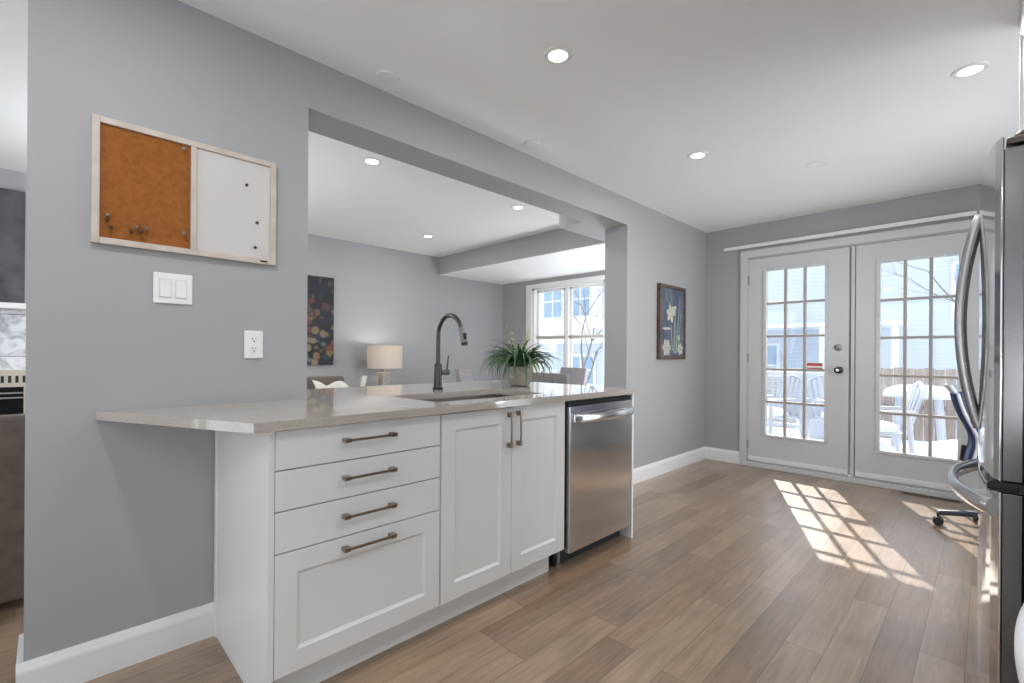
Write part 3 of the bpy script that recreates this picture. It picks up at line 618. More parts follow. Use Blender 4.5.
# potted plant
t = thing('potted_plant', 'bushy green grass-leaved plant in a round stone pot on the countertop', 'plant', (-2.155, 2.200, 0.9205))
MB().lathe([(0, 0), (0.050, 0), (0.066, 0.010), (0.080, 0.040), (0.084, 0.070), (0.081, 0.100), (0.074, 0.126), (0.070, 0.127), (0.068, 0.120), (0.075, 0.09), (0, 0.088)], 36).build('pot', M['pot'], t)
MB().lathe([(0, 0.114), (0.04, 0.114), (0.0695, 0.108), (0.0705, 0.103), (0, 0.101)], 28).build('soil', M['soil'], t)
fo = MB(); rnd = random.Random(3)
for i in range(230):
    a = rnd.uniform(0, 2 * PI); r = rnd.uniform(0.005, 0.055); L = rnd.uniform(0.20, 0.37); el = math.radians(rnd.triangular(28, 88, 60)); dr = rnd.uniform(0.8, 2.0)
    px, py, pz = r * math.cos(a), r * math.sin(a), 0.108; a2 = a + rnd.uniform(-0.5, 0.5); wd = rnd.uniform(0.0042, 0.0075); prev = None; n = 7
    for k in range(n + 1):
        s_ = k / n; w2 = wd * (0.6 + 0.9 * s_) if s_ < 0.4 else wd * (0.96 + 0.1) * (1 - ((s_ - 0.4) / 0.6) ** 1.5) + 0.0003
        side = Vector((-math.sin(a2), math.cos(a2), 0)); c0 = Vector((px, py, pz))
        if c0.z < 0.006: c0.z = 0.006
        va, vb, vc = fo.bm.verts.new(c0 + side * w2 + Vector((0, 0, w2 * 0.5))), fo.bm.verts.new(c0), fo.bm.verts.new(c0 - side * w2 + Vector((0, 0, w2 * 0.5)))
        if prev: fo.bm.faces.new((prev[0], prev[1], vb, va)); fo.bm.faces.new((prev[1], prev[2], vc, vb))
        prev = (va, vb, vc); st = L / n
        px += st * math.cos(el) * math.cos(a2); py += st * math.cos(el) * math.sin(a2); pz += st * math.sin(el); el -= dr * st * (4.5 + 4 * s_)
        el = max(el, -1.45)
fo.build('foliage', M['leaf'], t)
fl = MB()
for i in range(9):
    a = rnd.uniform(0, 2 * PI) if i > 3 else rnd.uniform(0.2, 1.6); L = rnd.uniform(0.20, 0.28); tilt = rnd.uniform(0.08, 0.32); pts = []
    for k in range(7): s_ = k / 6; pts.append((0.02 * math.cos(a) + L * s_ * math.sin(tilt * (0.4 + s_)) * math.cos(a), 0.02 * math.sin(a) + L * s_ * math.sin(tilt * (0.4 + s_)) * math.sin(a), 0.12 + L * s_))
    fl.mat(0); fl.tube(pts, 0.0016, 5)
    fl.mat(1)
    for k in range(7):
        q = Vector(pts[3 + k % 4]) + Vector((rnd.uniform(-.016, .016), rnd.uniform(-.016, .016), rnd.uniform(-.01, .014)))
        fl.lathe([(0, -0.004), (0.0038, 0), (0, 0.006)], 6, q)
fl.build('flower_stem', [M['fstem'], M['flower']], t)

# ------------------------------------------------------------------ things on the left wall
t = thing('memo_board', 'cork and whiteboard memo board in a pale frame on the grey wall', 'notice board', (XL, 0.1045, 1.502))
bw, bh, fr = 0.594, 0.440, 0.022
f = MB()
for q in ((0, 0, fr, bh), (bw - fr, 0, bw, bh), (fr, 0, bw - fr, fr), (fr, bh - fr, bw - fr, bh), (0.286, fr, 0.305, bh - fr)): f.box(0.001, q[0], q[1], 0.020, q[2], q[3], 0.002)
f.build('frame', M['boardframe'], t)
MB().box(0.001, fr, fr, 0.010, 0.286, bh - fr).build('cork_panel', M['cork'], t)
MB().box(0.001, 0.305, fr, 0.012, bw - fr, bh - fr).build('whiteboard_panel', M['whiteboard'], t)
MB().box(0.0195, bw - 0.062, 0.007, 0.0212, bw - 0.034, 0.014).build('maker_plate', M['slot'], t)
RX = Matrix.Rotation(PI / 2, 3, 'Y')
pins = [(0.044, 0.101, 'uppermost grey push pin at the left of the cork panel', 1), (0.041, 0.085, 'dark push pin just under the uppermost grey one at left of the cork panel', 0), (0.052, 0.059, 'lowest dark push pin in the left group on the cork panel', 0),
        (0.106, 0.056, 'lone dark push pin left of the bottom cluster on the cork panel', 0), (0.124, 0.074, 'highest grey push pin of the cluster at the bottom of the cork panel', 1), (0.136, 0.060, 'dark push pin lowest in the cluster at the bottom of the cork panel', 0),
        (0.149, 0.073, 'rightmost grey push pin of the cluster at the bottom of the cork panel', 1), (0.265, 0.079, 'grey push pin at the lower right corner of the cork panel', 1), (0.262, 0.399, 'grey push pin at the upper right corner of the cork panel', 1)]
for y, z, lb, kind in pins:
    o = MB().lathe([(0, 0), (0.0026, 0), (0.0026, 0.006), (0.0055, 0.0075), (0.0065, 0.010), (0.004, 0.013), (0.0045, 0.017), (0.0060, 0.020), (0.0045, 0.022), (0, 0.022)], 14, (0, 0, 0), RX).build('push_pin', M['pin'] if kind else M['pindark'], None, (XL + 0.0095, 0.1045 + y, 1.502 + z))
    tag(o, lb, 'push pin', 'push pins on the cork panel')
for y, z, lb in ((0.480, 0.319, 'top black round magnet on the whiteboard panel'), (0.520, 0.170, 'middle black round magnet on the whiteboard panel'), (0.514, 0.066, 'bottom black round magnet on the whiteboard panel')):
    o = MB().lathe([(0, 0), (0.0055, 0), (0.0055, 0.006), (0.0045, 0.007), (0, 0.007)], 16, (0, 0, 0), RX).build('magnet', M['dark'], None, (XL + 0.0125, 0.1045 + y, 1.502 + z))
    tag(o, lb, 'magnet', 'magnets on the whiteboard')
t = thing('light_switch', 'white double rocker light switch on the wall below the memo board', 'light switch', (XL, 0.278, 1.310))
p = MB(); p.box(0.001, 0, 0, 0.007, 0.122, 0.114, 0.003); p.build('plate', M['plastic'], t)
for y in (0.020, 0.069):
    r_ = MB(); r_.prism([(0.006, 0.024), (0.0115, 0.024), (0.0085, 0.057), (0.0105, 0.090), (0.006, 0.090)], 'y', y, y + 0.033); r_.build('rocker', M['plastic'], t)
    MB().box(0.006, y - 0.0015, 0.0225, 0.0074, y + 0.0345, 0.0915).build('rocker_surround', mat('shadow_gap_plastic', (0.45, 0.45, 0.44), 0.5), t)
t = thing('wall_outlet', 'white double wall outlet above the counter', 'outlet', (XL, 0.582, 1.103))
MB().box(0.001, 0, 0, 0.007, 0.072, 0.116, 0.003).build('plate', M['plastic'], t)
for zc in (0.038, 0.078):
    s_ = MB().lathe([(0, 0), (0.0165, 0), (0.0165, 0.0085), (0.0155, 0.009), (0, 0.009)], 24, (0, 0.036, zc), RX); s_ = s_.build('socket', M['plastic'], t)
    q = MB(); q.box(0.0088, 0.036 - 0.0078, zc + 0.000, 0.0094, 0.036 - 0.0058, zc + 0.009); q.box(0.0088, 0.036 + 0.0058, zc + 0.001, 0.0094, 0.036 + 0.0076, zc + 0.008); q.box(0.0088, 0.0335, zc - 0.0095, 0.0094, 0.0385, zc - 0.0045); q.build('slots', M['slot'], s_)
# botanical picture
t = thing('framed_picture', 'framed botanical picture of white flowers on slate blue on the grey wall', 'picture', (XL, 4.045, 1.085))
pw, ph = 0.535, 0.712
f = MB()
for q in ((0, 0, 0.03, ph), (pw - 0.03, 0, pw, ph), (0.03, 0, pw - 0.03, 0.03), (0.03, ph - 0.03, pw - 0.03, ph)): f.box(0.001, q[0], q[1], 0.035, q[2], q[3], 0.003)
f.build('frame', M['picframe'], t)
cv = MB(); cv.mat(0).box(0.001, 0.03, 0.03, 0.024, pw - 0.03, ph - 0.03)
def blob(cy, cz, ry, rz, mi, x=0.0246, ang=0, n=14):
    pts = []
    for i in range(n):
        a = 2 * PI * i / n; y_, z_ = ry * math.cos(a), rz * math.sin(a)
        pts.append((x, cy + y_ * math.cos(ang) - z_ * math.sin(ang), cz + y_ * math.sin(ang) + z_ * math.cos(ang)))
    cv.mat(mi).poly(pts)
def stem_(y0, z0, y1, z1, w0, w1, mi, x=0.0243): cv.mat(mi).poly([(x, y0 - w0, z0), (x, y0 + w0, z0), (x, y1 + w1, z1), (x, y1 - w1, z1)])
stem_(0.30, 0.06, 0.33, 0.52, 0.016, 0.010, 2); stem_(0.34, 0.06, 0.42, 0.60, 0.018, 0.006, 2, 0.0242); stem_(0.38, 0.06, 0.45, 0.48, 0.014, 0.006, 2, 0.0241); stem_(0.27, 0.08, 0.24, 0.33, 0.010, 0.006, 2, 0.0244); stem_(0.20, 0.52, 0.13, 0.62, 0.012, 0.006, 2); stem_(0.22, 0.50, 0.24, 0.62, 0.010, 0.005, 2)
for k, a in enumerate((0.2, 1.0, 1.9, 2.9, 3.9, 5.0)): blob(0.235 + 0.042 * math.cos(a), 0.440 + 0.038 * math.sin(a), 0.050, 0.028, 1, 0.0247 + 0.0001 * k, a)
blob(0.30, 0.49, 0.05, 0.026, 1, 0.0254, 0.5); blob(0.15, 0.295, 0.085, 0.012, 1, 0.0249, 0.03)
for k in range(6): a = k * PI / 3; blob(0.15 + 0.03 * math.cos(a), 0.115 + 0.03 * math.sin(a), 0.055, 0.034, 3, 0.0248 + 0.0001 * k, a)
for k in range(6): a = k * PI / 3 + 0.3; blob(0.43 + 0.026 * math.cos(a), 0.10 + 0.026 * math.sin(a), 0.034, 0.022, 1, 0.0248 + 0.0001 * k, a)
blob(0.43, 0.10, 0.016, 0.016, 2, 0.0257); blob(0.40, 0.21, 0.02, 0.03, 1, 0.0249, 0.6)
cv.build('canvas', [M['bluecanvas'], M['petal'], M['pstem'], M['pbulb']], t, smooth=False)

# curtain rod over the doors
t = thing('curtain_rod', 'long white curtain rod fixed above the french doors', 'curtain rod', (-1.965, YB - 0.048, 2.238))
r_ = MB(); r_.box(0, -0.009, -0.016, 1.90, 0.009, 0.018, 0.006); r_.build('rod', M['trim'], t)
for x in (0.06, 0.95, 1.84): MB().box(x - 0.012, 0.008, -0.012, x + 0.012, 0.0475, 0.014, 0.002).build('bracket', M['trim'], t)
# sticker on the door glass
t = thing('warning_sticker', 'small red and white warning sticker on the left door glass', 'sticker', (-1.215, YB + 0.0182, 1.002))
MB().box(0, 0, 0, 0.135, 0.0012, 0.062).build('sheet', M['plastic'], t)
MB().box(0.004, -0.0006, 0.032, 0.131, 0.0001, 0.058).build('print', M['red'], t); MB().box(0.004, -0.0006, 0.004, 0.131, 0.0001, 0.014).build('print', M['red'], t)
# floor vent
t = thing('floor_vent', 'narrow brown floor vent in front of the right french door', 'floor vent', (-0.50, YB - 0.125, 0.0))
MB().box(0, 0, 0.0005, 0.36, 0.07, 0.005, 0.002).build('frame', M['wood'], t)
g = MB()
for i in range(22): g.box(0.02 + i * 0.015, 0.012, 0.0045, 0.027 + i * 0.015, 0.058, 0.0058)
g.build('grille', M['slot'], t)

# ------------------------------------------------------------------ ceiling fixtures
def downlight(x, y, label, group, lit=True, z=H):
    power = POWER_CAN if x > XI else POWER_CAN * 0.6
    t = thing('recessed_light', label, 'ceiling light', (x, y, z), 0, group)
    MB().lathe([(0.042, -0.001), (0.044, -0.006), (0.063, -0.004), (0.066, -0.0006), (0.042, -0.0006)], 36).build('trim_ring', M['plastic'], t)
    MB().lathe([(0, -0.0042), (0.0435, -0.0042), (0.0435, -0.001), (0, -0.001)], 36).build('lens', M['lens'] if lit else M['lensoff'], t)
    if lit: lamp('bulb', 'AREA', (0, 0, -0.012), power, (0.985, 0.99, 1.0), t, shape='DISK', size=0.075)
    return t
G1 = 'recessed lights in the kitchen ceiling'
downlight(-1.358, 1.619, 'lit recessed light in the kitchen ceiling nearest the beam and memo board', G1)
downlight(-0.065, 3.053, 'lit recessed light in the ceiling above the fridge front', G1)
downlight(-1.370, 3.090, 'lit recessed light in the kitchen ceiling over the middle of the floor', G1)
downlight(-0.849, 3.808, 'unlit white recessed light in the ceiling toward the french doors', G1, False)
downlight(-0.065, 1.60, 'added unseen lit recessed light over the near end of the fridge', G1)  # this and the next kitchen lights are unseen, added for brightness
downlight(-1.36, 0.10, 'added unseen lit recessed light over the counter end behind the camera', G1)
downlight(-0.065, -1.4, 'added unseen lit recessed light far behind the camera near the right wall', G1)
downlight(-1.36, -1.4, 'added unseen lit recessed light far behind the camera over open floor', G1)
G2 = 'recessed lights in the dining room ceiling'
downlight(-3.026, 1.605, 'lit recessed light in the dining room ceiling nearest the opening', G2)
downlight(-3.017, 3.047, 'lit recessed light in the dining room ceiling beside the soffit', G2)
downlight(-4.502, 3.088, 'lit recessed light in the dining room ceiling by the far wall', G2)
downlight(-4.502, 1.60, 'added unseen lit recessed light over the dark abstract canvas', G2)  # out of view, added to brighten the dining room
for x, y, lb in ((-2.047, 1.162, 'round white ceiling disc beside the beam above the memo board'), (-2.049, 2.192, 'round white ceiling disc beside the beam halfway along the opening')):
    t = thing('ceiling_disc', lb, 'ceiling disc', (x, y, H), 0, 'white ceiling discs')
    MB().lathe([(0, -0.014), (0.045, -0.013), (0.052, -0.010), (0.054, -0.0006), (0, -0.0006)], 36).build('cover', M['plastic'], t)
    MB().lathe([(0.054, -0.0005), (0.058, -0.004), (0.062, -0.0005)], 36).build('rim', M['trim'], t)
# unseen hanging globe, added as fill light for the dining side
def globe(x, y, z, label, power):
    t = thing('hanging_fill_globe', label, 'fill light', (x, y, z), 0, 'added hanging fill globes')
    MB().lathe([(0, -0.09)] + [(0.09 * math.sin(a * PI / 16), -0.09 * math.cos(a * PI / 16)) for a in range(1, 16)] + [(0, 0.09)], 28).build('globe', M['opal'], t)
    c_ = MB(); c_.cyl((0, 0, 0.10), (0, 0, H - z - 0.03), 0.003, n=8); c_.lathe([(0, 0), (0.05, 0), (0.05, 0.028), (0, 0.028)], 24, (0, 0, H - z - 0.029)); c_.lathe([(0.03, 0), (0.03, 0.03), (0, 0.035)], 20, (0, 0, 0.095)); c_.build('cord', M['dark'], t)
    lamp('bulb', 'POINT', (0, 0, 0), power, (0.88, 0.95, 1.0), t, shadow_soft_size=0.125)
globe(-3.9, 0.5, 1.5, 'added fill globe on a cord, hidden behind the wall stub', 68.0)
def standing_fill(x, y, z, label, power):  # unseen globes on stands, added as fill light
    t = thing('standing_fill_globe', label, 'floor lamp', (x, y, 0), 0, 'added standing fill globes')
    MB().lathe([(0, 0), (0.13, 0), (0.13, 0.012), (0.12, 0.02), (0.02, 0.026), (0, 0.026)], 32).build('base', M['nickel'], t)
    c_ = MB(); c_.cyl((0, 0, 0.02), (0, 0, z - 0.085), 0.010, n=14); c_.lathe([(0, 0), (0.03, 0), (0.04, 0.03), (0.035, 0.03), (0, 0.01)], 20, (0, 0, z - 0.11)); c_.build('pole', M['nickel'], t)
    MB().lathe([(0, -0.09)] + [(0.09 * math.sin(a * PI / 16), -0.09 * math.cos(a * PI / 16)) for a in range(1, 16)] + [(0, 0.09)], 28, (0, 0, z)).build('globe', M['opal'], t)
    lamp('bulb', 'POINT', (0, 0, z), power, (0.88, 0.95, 1.0), t, shadow_soft_size=0.125)
standing_fill(0.45, -0.5, 1.0, 'added fill globe on a stand behind the camera', 44.0)
standing_fill(0.48, 3.25, 0.75, 'added low fill globe on a stand behind the refrigerator', 14.0)
standing_fill(-2.80, 4.62, 1.0, 'added fill globe on a stand in the dining room corner behind the wall', 95.0)

# ------------------------------------------------------------------ refrigerator
t = thing('refrigerator', 'stainless french-door refrigerator at the right edge of the kitchen', 'refrigerator', (0.0, 1.895, 0))
FD = 0.91
MB().box(0.078, 0.003, 0.03, 0.80, FD - 0.003, 1.72, 0.006).build('body', M['fridge'], t)
def xf(y): s_ = (y - FD / 2) / (FD / 2); return -0.022 + 0.040 * s_ * s_
def front(mb, y0, y1, z0, z1, n=14, back=0.030):
    pts = [(back, y0)] + [(xf(y0 + (y1 - y0) * i / n) + (0.006 if i in (0, n) else 0), y0 + (y1 - y0) * i / n) for i in range(n + 1)] + [(back, y1)]
    return mb.prism(pts, 'z', z0, z1, 0.0025)
for k, (y0, y1) in enumerate(((0.0, FD / 2 - 0.002), (FD / 2 + 0.002, FD))):
    d = front(MB(), y0, y1, 0.782, 1.745).build('door', M['fridgefront'], t); MB().box(0.0302, y0 + 0.002, 0.784, 0.070, y1 - 0.002, 1.712, 0.003).build('door_edge', M['dooredge'], d)
    yh = FD / 2 + (-0.048 if k == 0 else 0.048); hp = []
    for i in range(33):
        s_ = i / 32; hp.append((xf(yh) + 0.002 - 0.050 * math.sin(PI * s_) ** 0.8, yh, 0.885 + 0.735 * s_))
    MB().tube(hp, 0.0185, 14, flat=(1.0, 0.85)).build('handle', M['handle'], d)
d = front(MB(), 0.0, FD, 0.085, 0.752).build('freezer_drawer', M['fridgefront'], t); MB().box(0.0302, 0.002, 0.087, 0.070, FD - 0.002, 0.750, 0.003).build('drawer_edge', M['dooredge'], d)
hp = []
for i in range(37):
    s_ = i / 36; y = 0.055 + (FD - 0.11) * s_; hp.append((xf(y) + 0.0 - 0.066 * math.sin(PI * s_) ** 0.75, y, 0.695))
MB().tube(hp, 0.025, 14, flat=(1.0, 0.55)).build('handle', M['brighthandle'], d)
h = MB(); h.box(0.034, 0.004, 1.7225, 0.16, 0.07, 1.742, 0.006); h.lathe([(0, 0), (0.026, 0), (0.026, 0.030), (0.018, 0.036), (0, 0.036)], 20, (0.075, 0.036, 1.7225)); h.build('hinge_cover', M['hinge'], t); MB().box(0.034, FD - 0.07, 1.7225, 0.16, FD - 0.004, 1.752, 0.006).build('hinge_cover', M['hinge'], t)
MB().box(0.006, 0.003, 0.7535, 0.076, FD - 0.003, 0.7805).build('door_gasket', M['dark'], t)
MB().box(0.0, -0.002, 0.758, 0.062, 0.006, 0.776, 0.003).build('hinge', M['blacksteel'], t)
MB().box(0.05, 0.01, 0.0, 0.78, FD - 0.01, 0.03).build('base_grille', M['dark'], t)
# cupboard above it
t = thing('wall_cupboard', 'white cupboard above the refrigerator up to the ceiling', 'cupboard', (0.105, 1.97, 1.85))
MB().box(0.0, 0, 0, 0.75, 0.82, H - 1.852).build('body', M['cabinet'], t)
for k in (0, 1):
    b = MB(); shaker(b, 0.0, 0.002 + k * 0.409, 0.408 + k * 0.409, 0.002, H - 1.854, 0.06)
    for v in b.bm.verts: v.co.x = -v.co.x - 0.021
    bmesh.ops.reverse_faces(b.bm, faces=b.bm.faces); d = b.build('door', M['cabinet'], t)

# ------------------------------------------------------------------ range at the right edge
t = thing('range', 'white range at the lower right corner, only its curved oven handle showing', 'stove', (0.128, 0.56, 0))
MB().box(0.0, 0, 0.08, 0.64, 0.76, 0.90, 0.006).build('body', M['range'], t)
d = MB().box(-0.035, 0.01, 0.22, -0.001, 0.75, 0.80, 0.008).build('oven_door', M['range'], t)
MB().box(-0.038, 0.12, 0.34, -0.034, 0.64, 0.62, 0.001).build('oven_window', M['blackglass'], d)
hp = []
for i in range(25): s_ = i / 24; hp.append((-0.036 - 0.052 * math.sin(PI * s_) ** 0.7, 0.05 + 0.66 * s_, 0.725))
MB().tube(hp, 0.018, 14, flat=(1.0, 0.7)).build('handle', M['range'], d)
MB().box(-0.03, 0.01, 0.085, -0.001, 0.75, 0.21, 0.006).build('drawer', M['range'], t)
MB().box(-0.02, 0.0, 0.905, 0.64, 0.76, 0.915, 0.003).build('cooktop', M['blackglass'], t)
MB().box(0.57, 0.0, 0.915, 0.64, 0.76, 1.08, 0.01).build('control_panel', M['range'], t)
for y in (0.1, 0.22, 0.54, 0.66): MB().cyl((0.57, y, 1.0), (0.545, y, 1.0), 0.02, 0.017).build('knob', M['dark'], t)

# ------------------------------------------------------------------ office chair between fridge and doors
t = thing('office_chair', 'navy blue office chair on castors between the refrigerator and the french doors', 'office chair', (0.075, 4.28, 0), 0)
b = MB()
for k in range(5):
    a = PI + 0.06 + k * 2 * PI / 5; c_, s_ = math.cos(a), math.sin(a)
    l_ = MB().tube([(0.03 * c_, 0.03 * s_, 0.115), (0.16 * c_, 0.16 * s_, 0.108), (0.30 * c_, 0.30 * s_, 0.085)], [0.026, 0.021, 0.017], 10).build('leg', mat('dark_navy_plastic', (0.02, 0.028, 0.05), 0.35), t)
    w = MB(); cx, cy = 0.305 * c_, 0.305 * s_
    n_ = Vector((-s_, c_, 0))
    for q in (-1, 1): w.cyl((cx + n_.x * q * 0.006, cy + n_.y * q * 0.006, 0.029), (cx + n_.x * q * 0.026, cy + n_.y * q * 0.026, 0.029), 0.0285, n=18)
    w.cyl((cx, cy, 0.03), (cx, cy, 0.085), 0.008, n=10); w.build('caster', M['dark'], t)
MB().cyl((0, 0, 0.09), (0, 0, 0.42), 0.024).build('gas_column', M['dark'], t)
s_ = MB(); s_.box(-0.11, -0.25, 0.43, 0.37, 0.25, 0.505, 0.03, 3); s_.build('seat', M['navy'], t)
prof = [(-0.170, 0.455), (-0.158, 0.52), (-0.145, 0.58), (-0.148, 0.64), (-0.172, 0.70), (-0.200, 0.76), (-0.222, 0.83), (-0.236, 0.89)]
def back_pt(u, v):
    f_ = v * (len(prof) - 1); i = min(int(f_), len(prof) - 2); g_ = f_ - i
    x_ = prof[i][0] * (1 - g_) + prof[i + 1][0] * g_; z_ = prof[i][1] * (1 - g_) + prof[i + 1][1] * g_; y_ = (u - 0.5) * 0.46 * (1 - 0.25 * v * v)
    return Vector((x_ + 0.03 * (2 * u - 1) ** 2, y_, z_))
o = MB().grid(back_pt, 10, 16).build('backrest', M['navy'], t); md = o.modifiers.new('s', 'SOLIDIFY'); md.thickness = 0.035; md.offset = 0
pts = [Vector(back_pt(0, j / 12)) for j in range(13)] + [Vector(back_pt(i / 8, 1)) + Vector((0, 0, 0.01)) for i in range(1, 8)] + [Vector(back_pt(1, 1 - j / 12)) for j in range(13)]
MB().tube(pts, 0.010, 8).build('back_frame', M['greyplastic'], t)
MB().grid(lambda u, v: back_pt(u, 1.0) + Vector((-0.030 * v, 0, 0.012 + 0.05 * v)), 8, 4).build('headrest', M['greyplastic'], t).modifiers.new('s', 'SOLIDIFY').thickness = 0.02
for y in (-0.27, 0.27):
    a = MB(); a.tube([(0.02, y * 0.9, 0.44), (0.02, y, 0.47), (0.03, y, 0.62)], 0.014, 8); a.box(-0.08, y - 0.035, 0.62, 0.20, y + 0.035, 0.65, 0.012); a.build('armrest', M['dark'], t)
MB().tube([(0.0, 0, 0.42), (-0.12, 0, 0.42), (-0.185, 0, 0.46), (-0.175, 0, 0.55)], 0.02, 8).build('back_bracket', M['dark'], t)

# ------------------------------------------------------------------ dining room
t = thing('canvas_painting', 'tall narrow dark abstract canvas with coloured dots on the dining room wall', 'painting', (XW + 0.001, 1.98, 0.985))
MB().box(0, 0, 0, 0.03, 0.40, 1.012, 0.002).build('canvas', M['abstract'], t)
t = thing('console_table', 'low wooden console table under the lamp against the dining room wall', 'table', (-5.10, 2.87, 0))
MB().box(-0.25, -0.55, 0.675, 0.2, 0.55, 0.715, 0.004).build('top', M['wood'], t)
for x in (-0.22, 0.17):
    for y in (-0.52, 0.52): MB().box(x - 0.02, y - 0.02, 0, x + 0.02, y + 0.02, 0.676, 0.002).build('leg', M['wood'], t)
t = thing('table_lamp', 'lit table lamp with linen drum shade and stone base beyond the counter', 'lamp', (-5.09, 2.885, 0.7155))
MB().box(-0.062, -0.062, 0.0, 0.062, 0.062, 0.178, 0.006).build('base', M['lampstone'], t)
MB().cyl((0, 0, 0.178), (0, 0, 0.30), 0.008, n=12).build('stem', M['brass'], t)
MB().lathe([(0.205, 0.228), (0.207, 0.228), (0.207, 0.498), (0.205, 0.498), (0.205, 0.228)], 40).build('lamp_shade', M['shade'], t)
MB().lathe([(0, 0.30), (0.02, 0.31), (0.032, 0.345), (0.022, 0.38), (0, 0.385)], 20).build('bulb', M['lens'], t)
lamp('bulb_light', 'POINT', (0, 0, 0.43), 2.4, (1.0, 0.90, 0.78), t, shadow_soft_size=0.03)
def dining_chair(loc, rz, label, first=[None]):
    if first[0]: return dup(first[0], loc, rz, label)
    t = thing('dining_chair', label, 'chair', loc, rz, 'upholstered dining chairs')
    first[0] = t     # faces +y
    MB().box(-0.235, -0.22, 0.40, 0.235, 0.24, 0.49, 0.025, 3).build('seat', M['chairfabric'], t)
    b = MB(); b.prism([(-0.235, 0.42), (-0.165, 0.42), (-0.205, 0.70), (-0.265, 0.955), (-0.315, 0.955), (-0.275, 0.70)], 'x', -0.23, 0.23, 0.014); b.build('backrest', M['chairfabric'], t)
    for x in (-0.2, 0.2):
        for y in (-0.19, 0.2): MB().tube([(x, y, 0.40), (x * 1.04, y * 1.06, 0.0)], [0.022, 0.014], 8).build('leg', M['wood'], t)
    return t
dining_chair((-2.86, 3.58, 0), 0.02, 'grey upholstered dining chair on the near side of the table, beside the plant')
dining_chair((-3.80, 4.58, 0), PI - 0.1, 'grey upholstered dining chair against the window, beyond the nearer one')
dining_chair((-4.12, 3.66, 0), -1.01, 'grey dining chair seen past the faucet lever')
t = thing('dining_table', 'white dining table among grey chairs below the window', 'table', (-3.15, 4.08, 0))
MB().box(-0.65, -0.24, 0.70, 0.60, 0.22, 0.74, 0.006).build('top', M['tablewhite'], t)
for x in (-0.58, 0.53):
    for y in (-0.19, 0.17): MB().box(x - 0.03, y - 0.03, 0, x + 0.03, y + 0.03, 0.701, 0.003).build('leg', M['wood'], t)
# bench with throw, seen over the counter below the canvas
t = thing('armchair', 'taupe armchair back showing over the counter below the abstract canvas', 'armchair', (-4.55, 2.05, 0))
MB().box(-0.30, -0.36, 0.12, 0.32, 0.36, 0.44, 0.03, 3).build('seat', M['taupe'], t)
b = MB(); b.prism([(-0.32, 0.30), (-0.16, 0.30), (-0.22, 0.878), (-0.36, 0.878)], 'y', -0.40, 0.19, 0.025); b.build('backrest', M['taupe'], t)
for y in (-0.44, 0.36): MB().box(-0.30, y, 0.12, 0.32, y + 0.08, 0.62, 0.025, 3).build('arm', M['taupe'], t)
for x in (-0.25, 0.27):
    for y in (-0.36, 0.36): MB().cyl((x, y, 0), (x, y, 0.125), 0.018, 0.022).build('leg', M['wood'], t)
th = MB(); th.grid(lambda u, v: Vector((-0.165 + 0.055 * math.sin(v * 2.0) + 0.015 * math.sin(11 * u), -0.20 + 0.36 * u + 0.03 * math.sin(5 * v), 0.825 - 0.40 * v - 0.025 * u + 0.028 * math.cos(9 * u))), 16, 10)
o = th.build('throw_blanket', M['throw'], None, (-4.55 + 0.06, 2.05, 0)); md = o.modifiers.new('s', 'SOLIDIFY'); md.thickness = 0.03
tag(o, 'cream throw blanket draped over the taupe armchair', 'blanket')
t = thing('card', 'small white card standing tilted left of the table lamp', 'card', (-4.98, 2.545, 0.7155))
cd = MB(); cd.prism([(-0.045, 0.0), (0.015, 0.0), (0.055, 0.15), (-0.005, 0.15)], 'x', -0.012, 0.012, 0.003); cd.build('panel', M['throw'], t)

# ------------------------------------------------------------------ living room strip at the left edge
struct('wall_chimney', MB().box(XW + 0.001, -1.7, 0.0, -5.10, 0.36, H - 0.001), M['wall'], 'grey chimney breast')
t = thing('dark_canvas', 'dark slate grey canvas over the mantel at the left edge', 'painting', (-5.0995, -0.95, 1.485))
MB().box(0, 0, 0, 0.03, 0.828, 0.83, 0.003).build('canvas', M['slate'], t)
t = thing('fireplace', 'white stone fireplace surround with a mantel shelf at the left edge', 'fireplace', (-5.0995, -1.6, 0))
MB().box(0, 0.0, 0.0, 0.028, 1.80, 1.43, 0.002).build('stone_facing', M['stone'], t)
MB().box(0, -0.05, 1.43, 0.16, 1.85, 1.472, 0.004).build('mantel_shelf', M['trim'], t)
t = thing('fireplace_insert', 'cream metal fireplace insert with vent slots behind the brown sofa', 'heater', (-5.0705, -1.22, 0.0))
MB().box(0.0, 0, 0.02, 0.13, 1.155, 0.985, 0.006).build('case', M['beige'], t)
v_ = MB()
for i in range(30): v_.box(0.128, 0.05 + i * 0.036, 0.895, 0.1325, 0.066 + i * 0.036, 0.945)
v_.build('vent_slot', M['slot'], t)
MB().box(0.125, 0.06, 0.40, 0.134, 1.10, 0.865, 0.002).build('fire_window', M['blackglass'], t)
b = MB()
for z in (0.78, 0.815): b.box(0.1335, 0.06, z, 0.145, 1.10, z + 0.012, 0.002)
b.build('grate_bar', M['nickel'], t)
t = thing('sofa', 'brown sofa seen from behind past the end of the grey wall', 'sofa', (-2.97, -1.0, 0))
b = MB(); b.prism([(-0.22, 0.035), (0.0, 0.035), (0.0, 0.80), (-0.03, 0.842), (-0.13, 0.842), (-0.19, 0.78)], 'y', -0.9, 0.98, 0.02); b.build('backrest', M['brownsofa'], t)
MB().box(-0.92, -0.72, 0.10, -0.205, 0.80, 0.45, 0.04, 3).build('seat', M['brownsofa'], t)
for y in (-0.90, 0.80): MB().box(-0.92, y, 0.10, -0.205, y + 0.18, 0.64, 0.05, 3).build('arm', M['brownsofa'], t)
for x, zt in ((-0.86, 0.102), (-0.11, 0.037)):
    for y in (-0.82, 0.70): MB().box(x - 0.025, y - 0.025, 0, x + 0.025, y + 0.025, zt).build('foot', M['wood'], t)

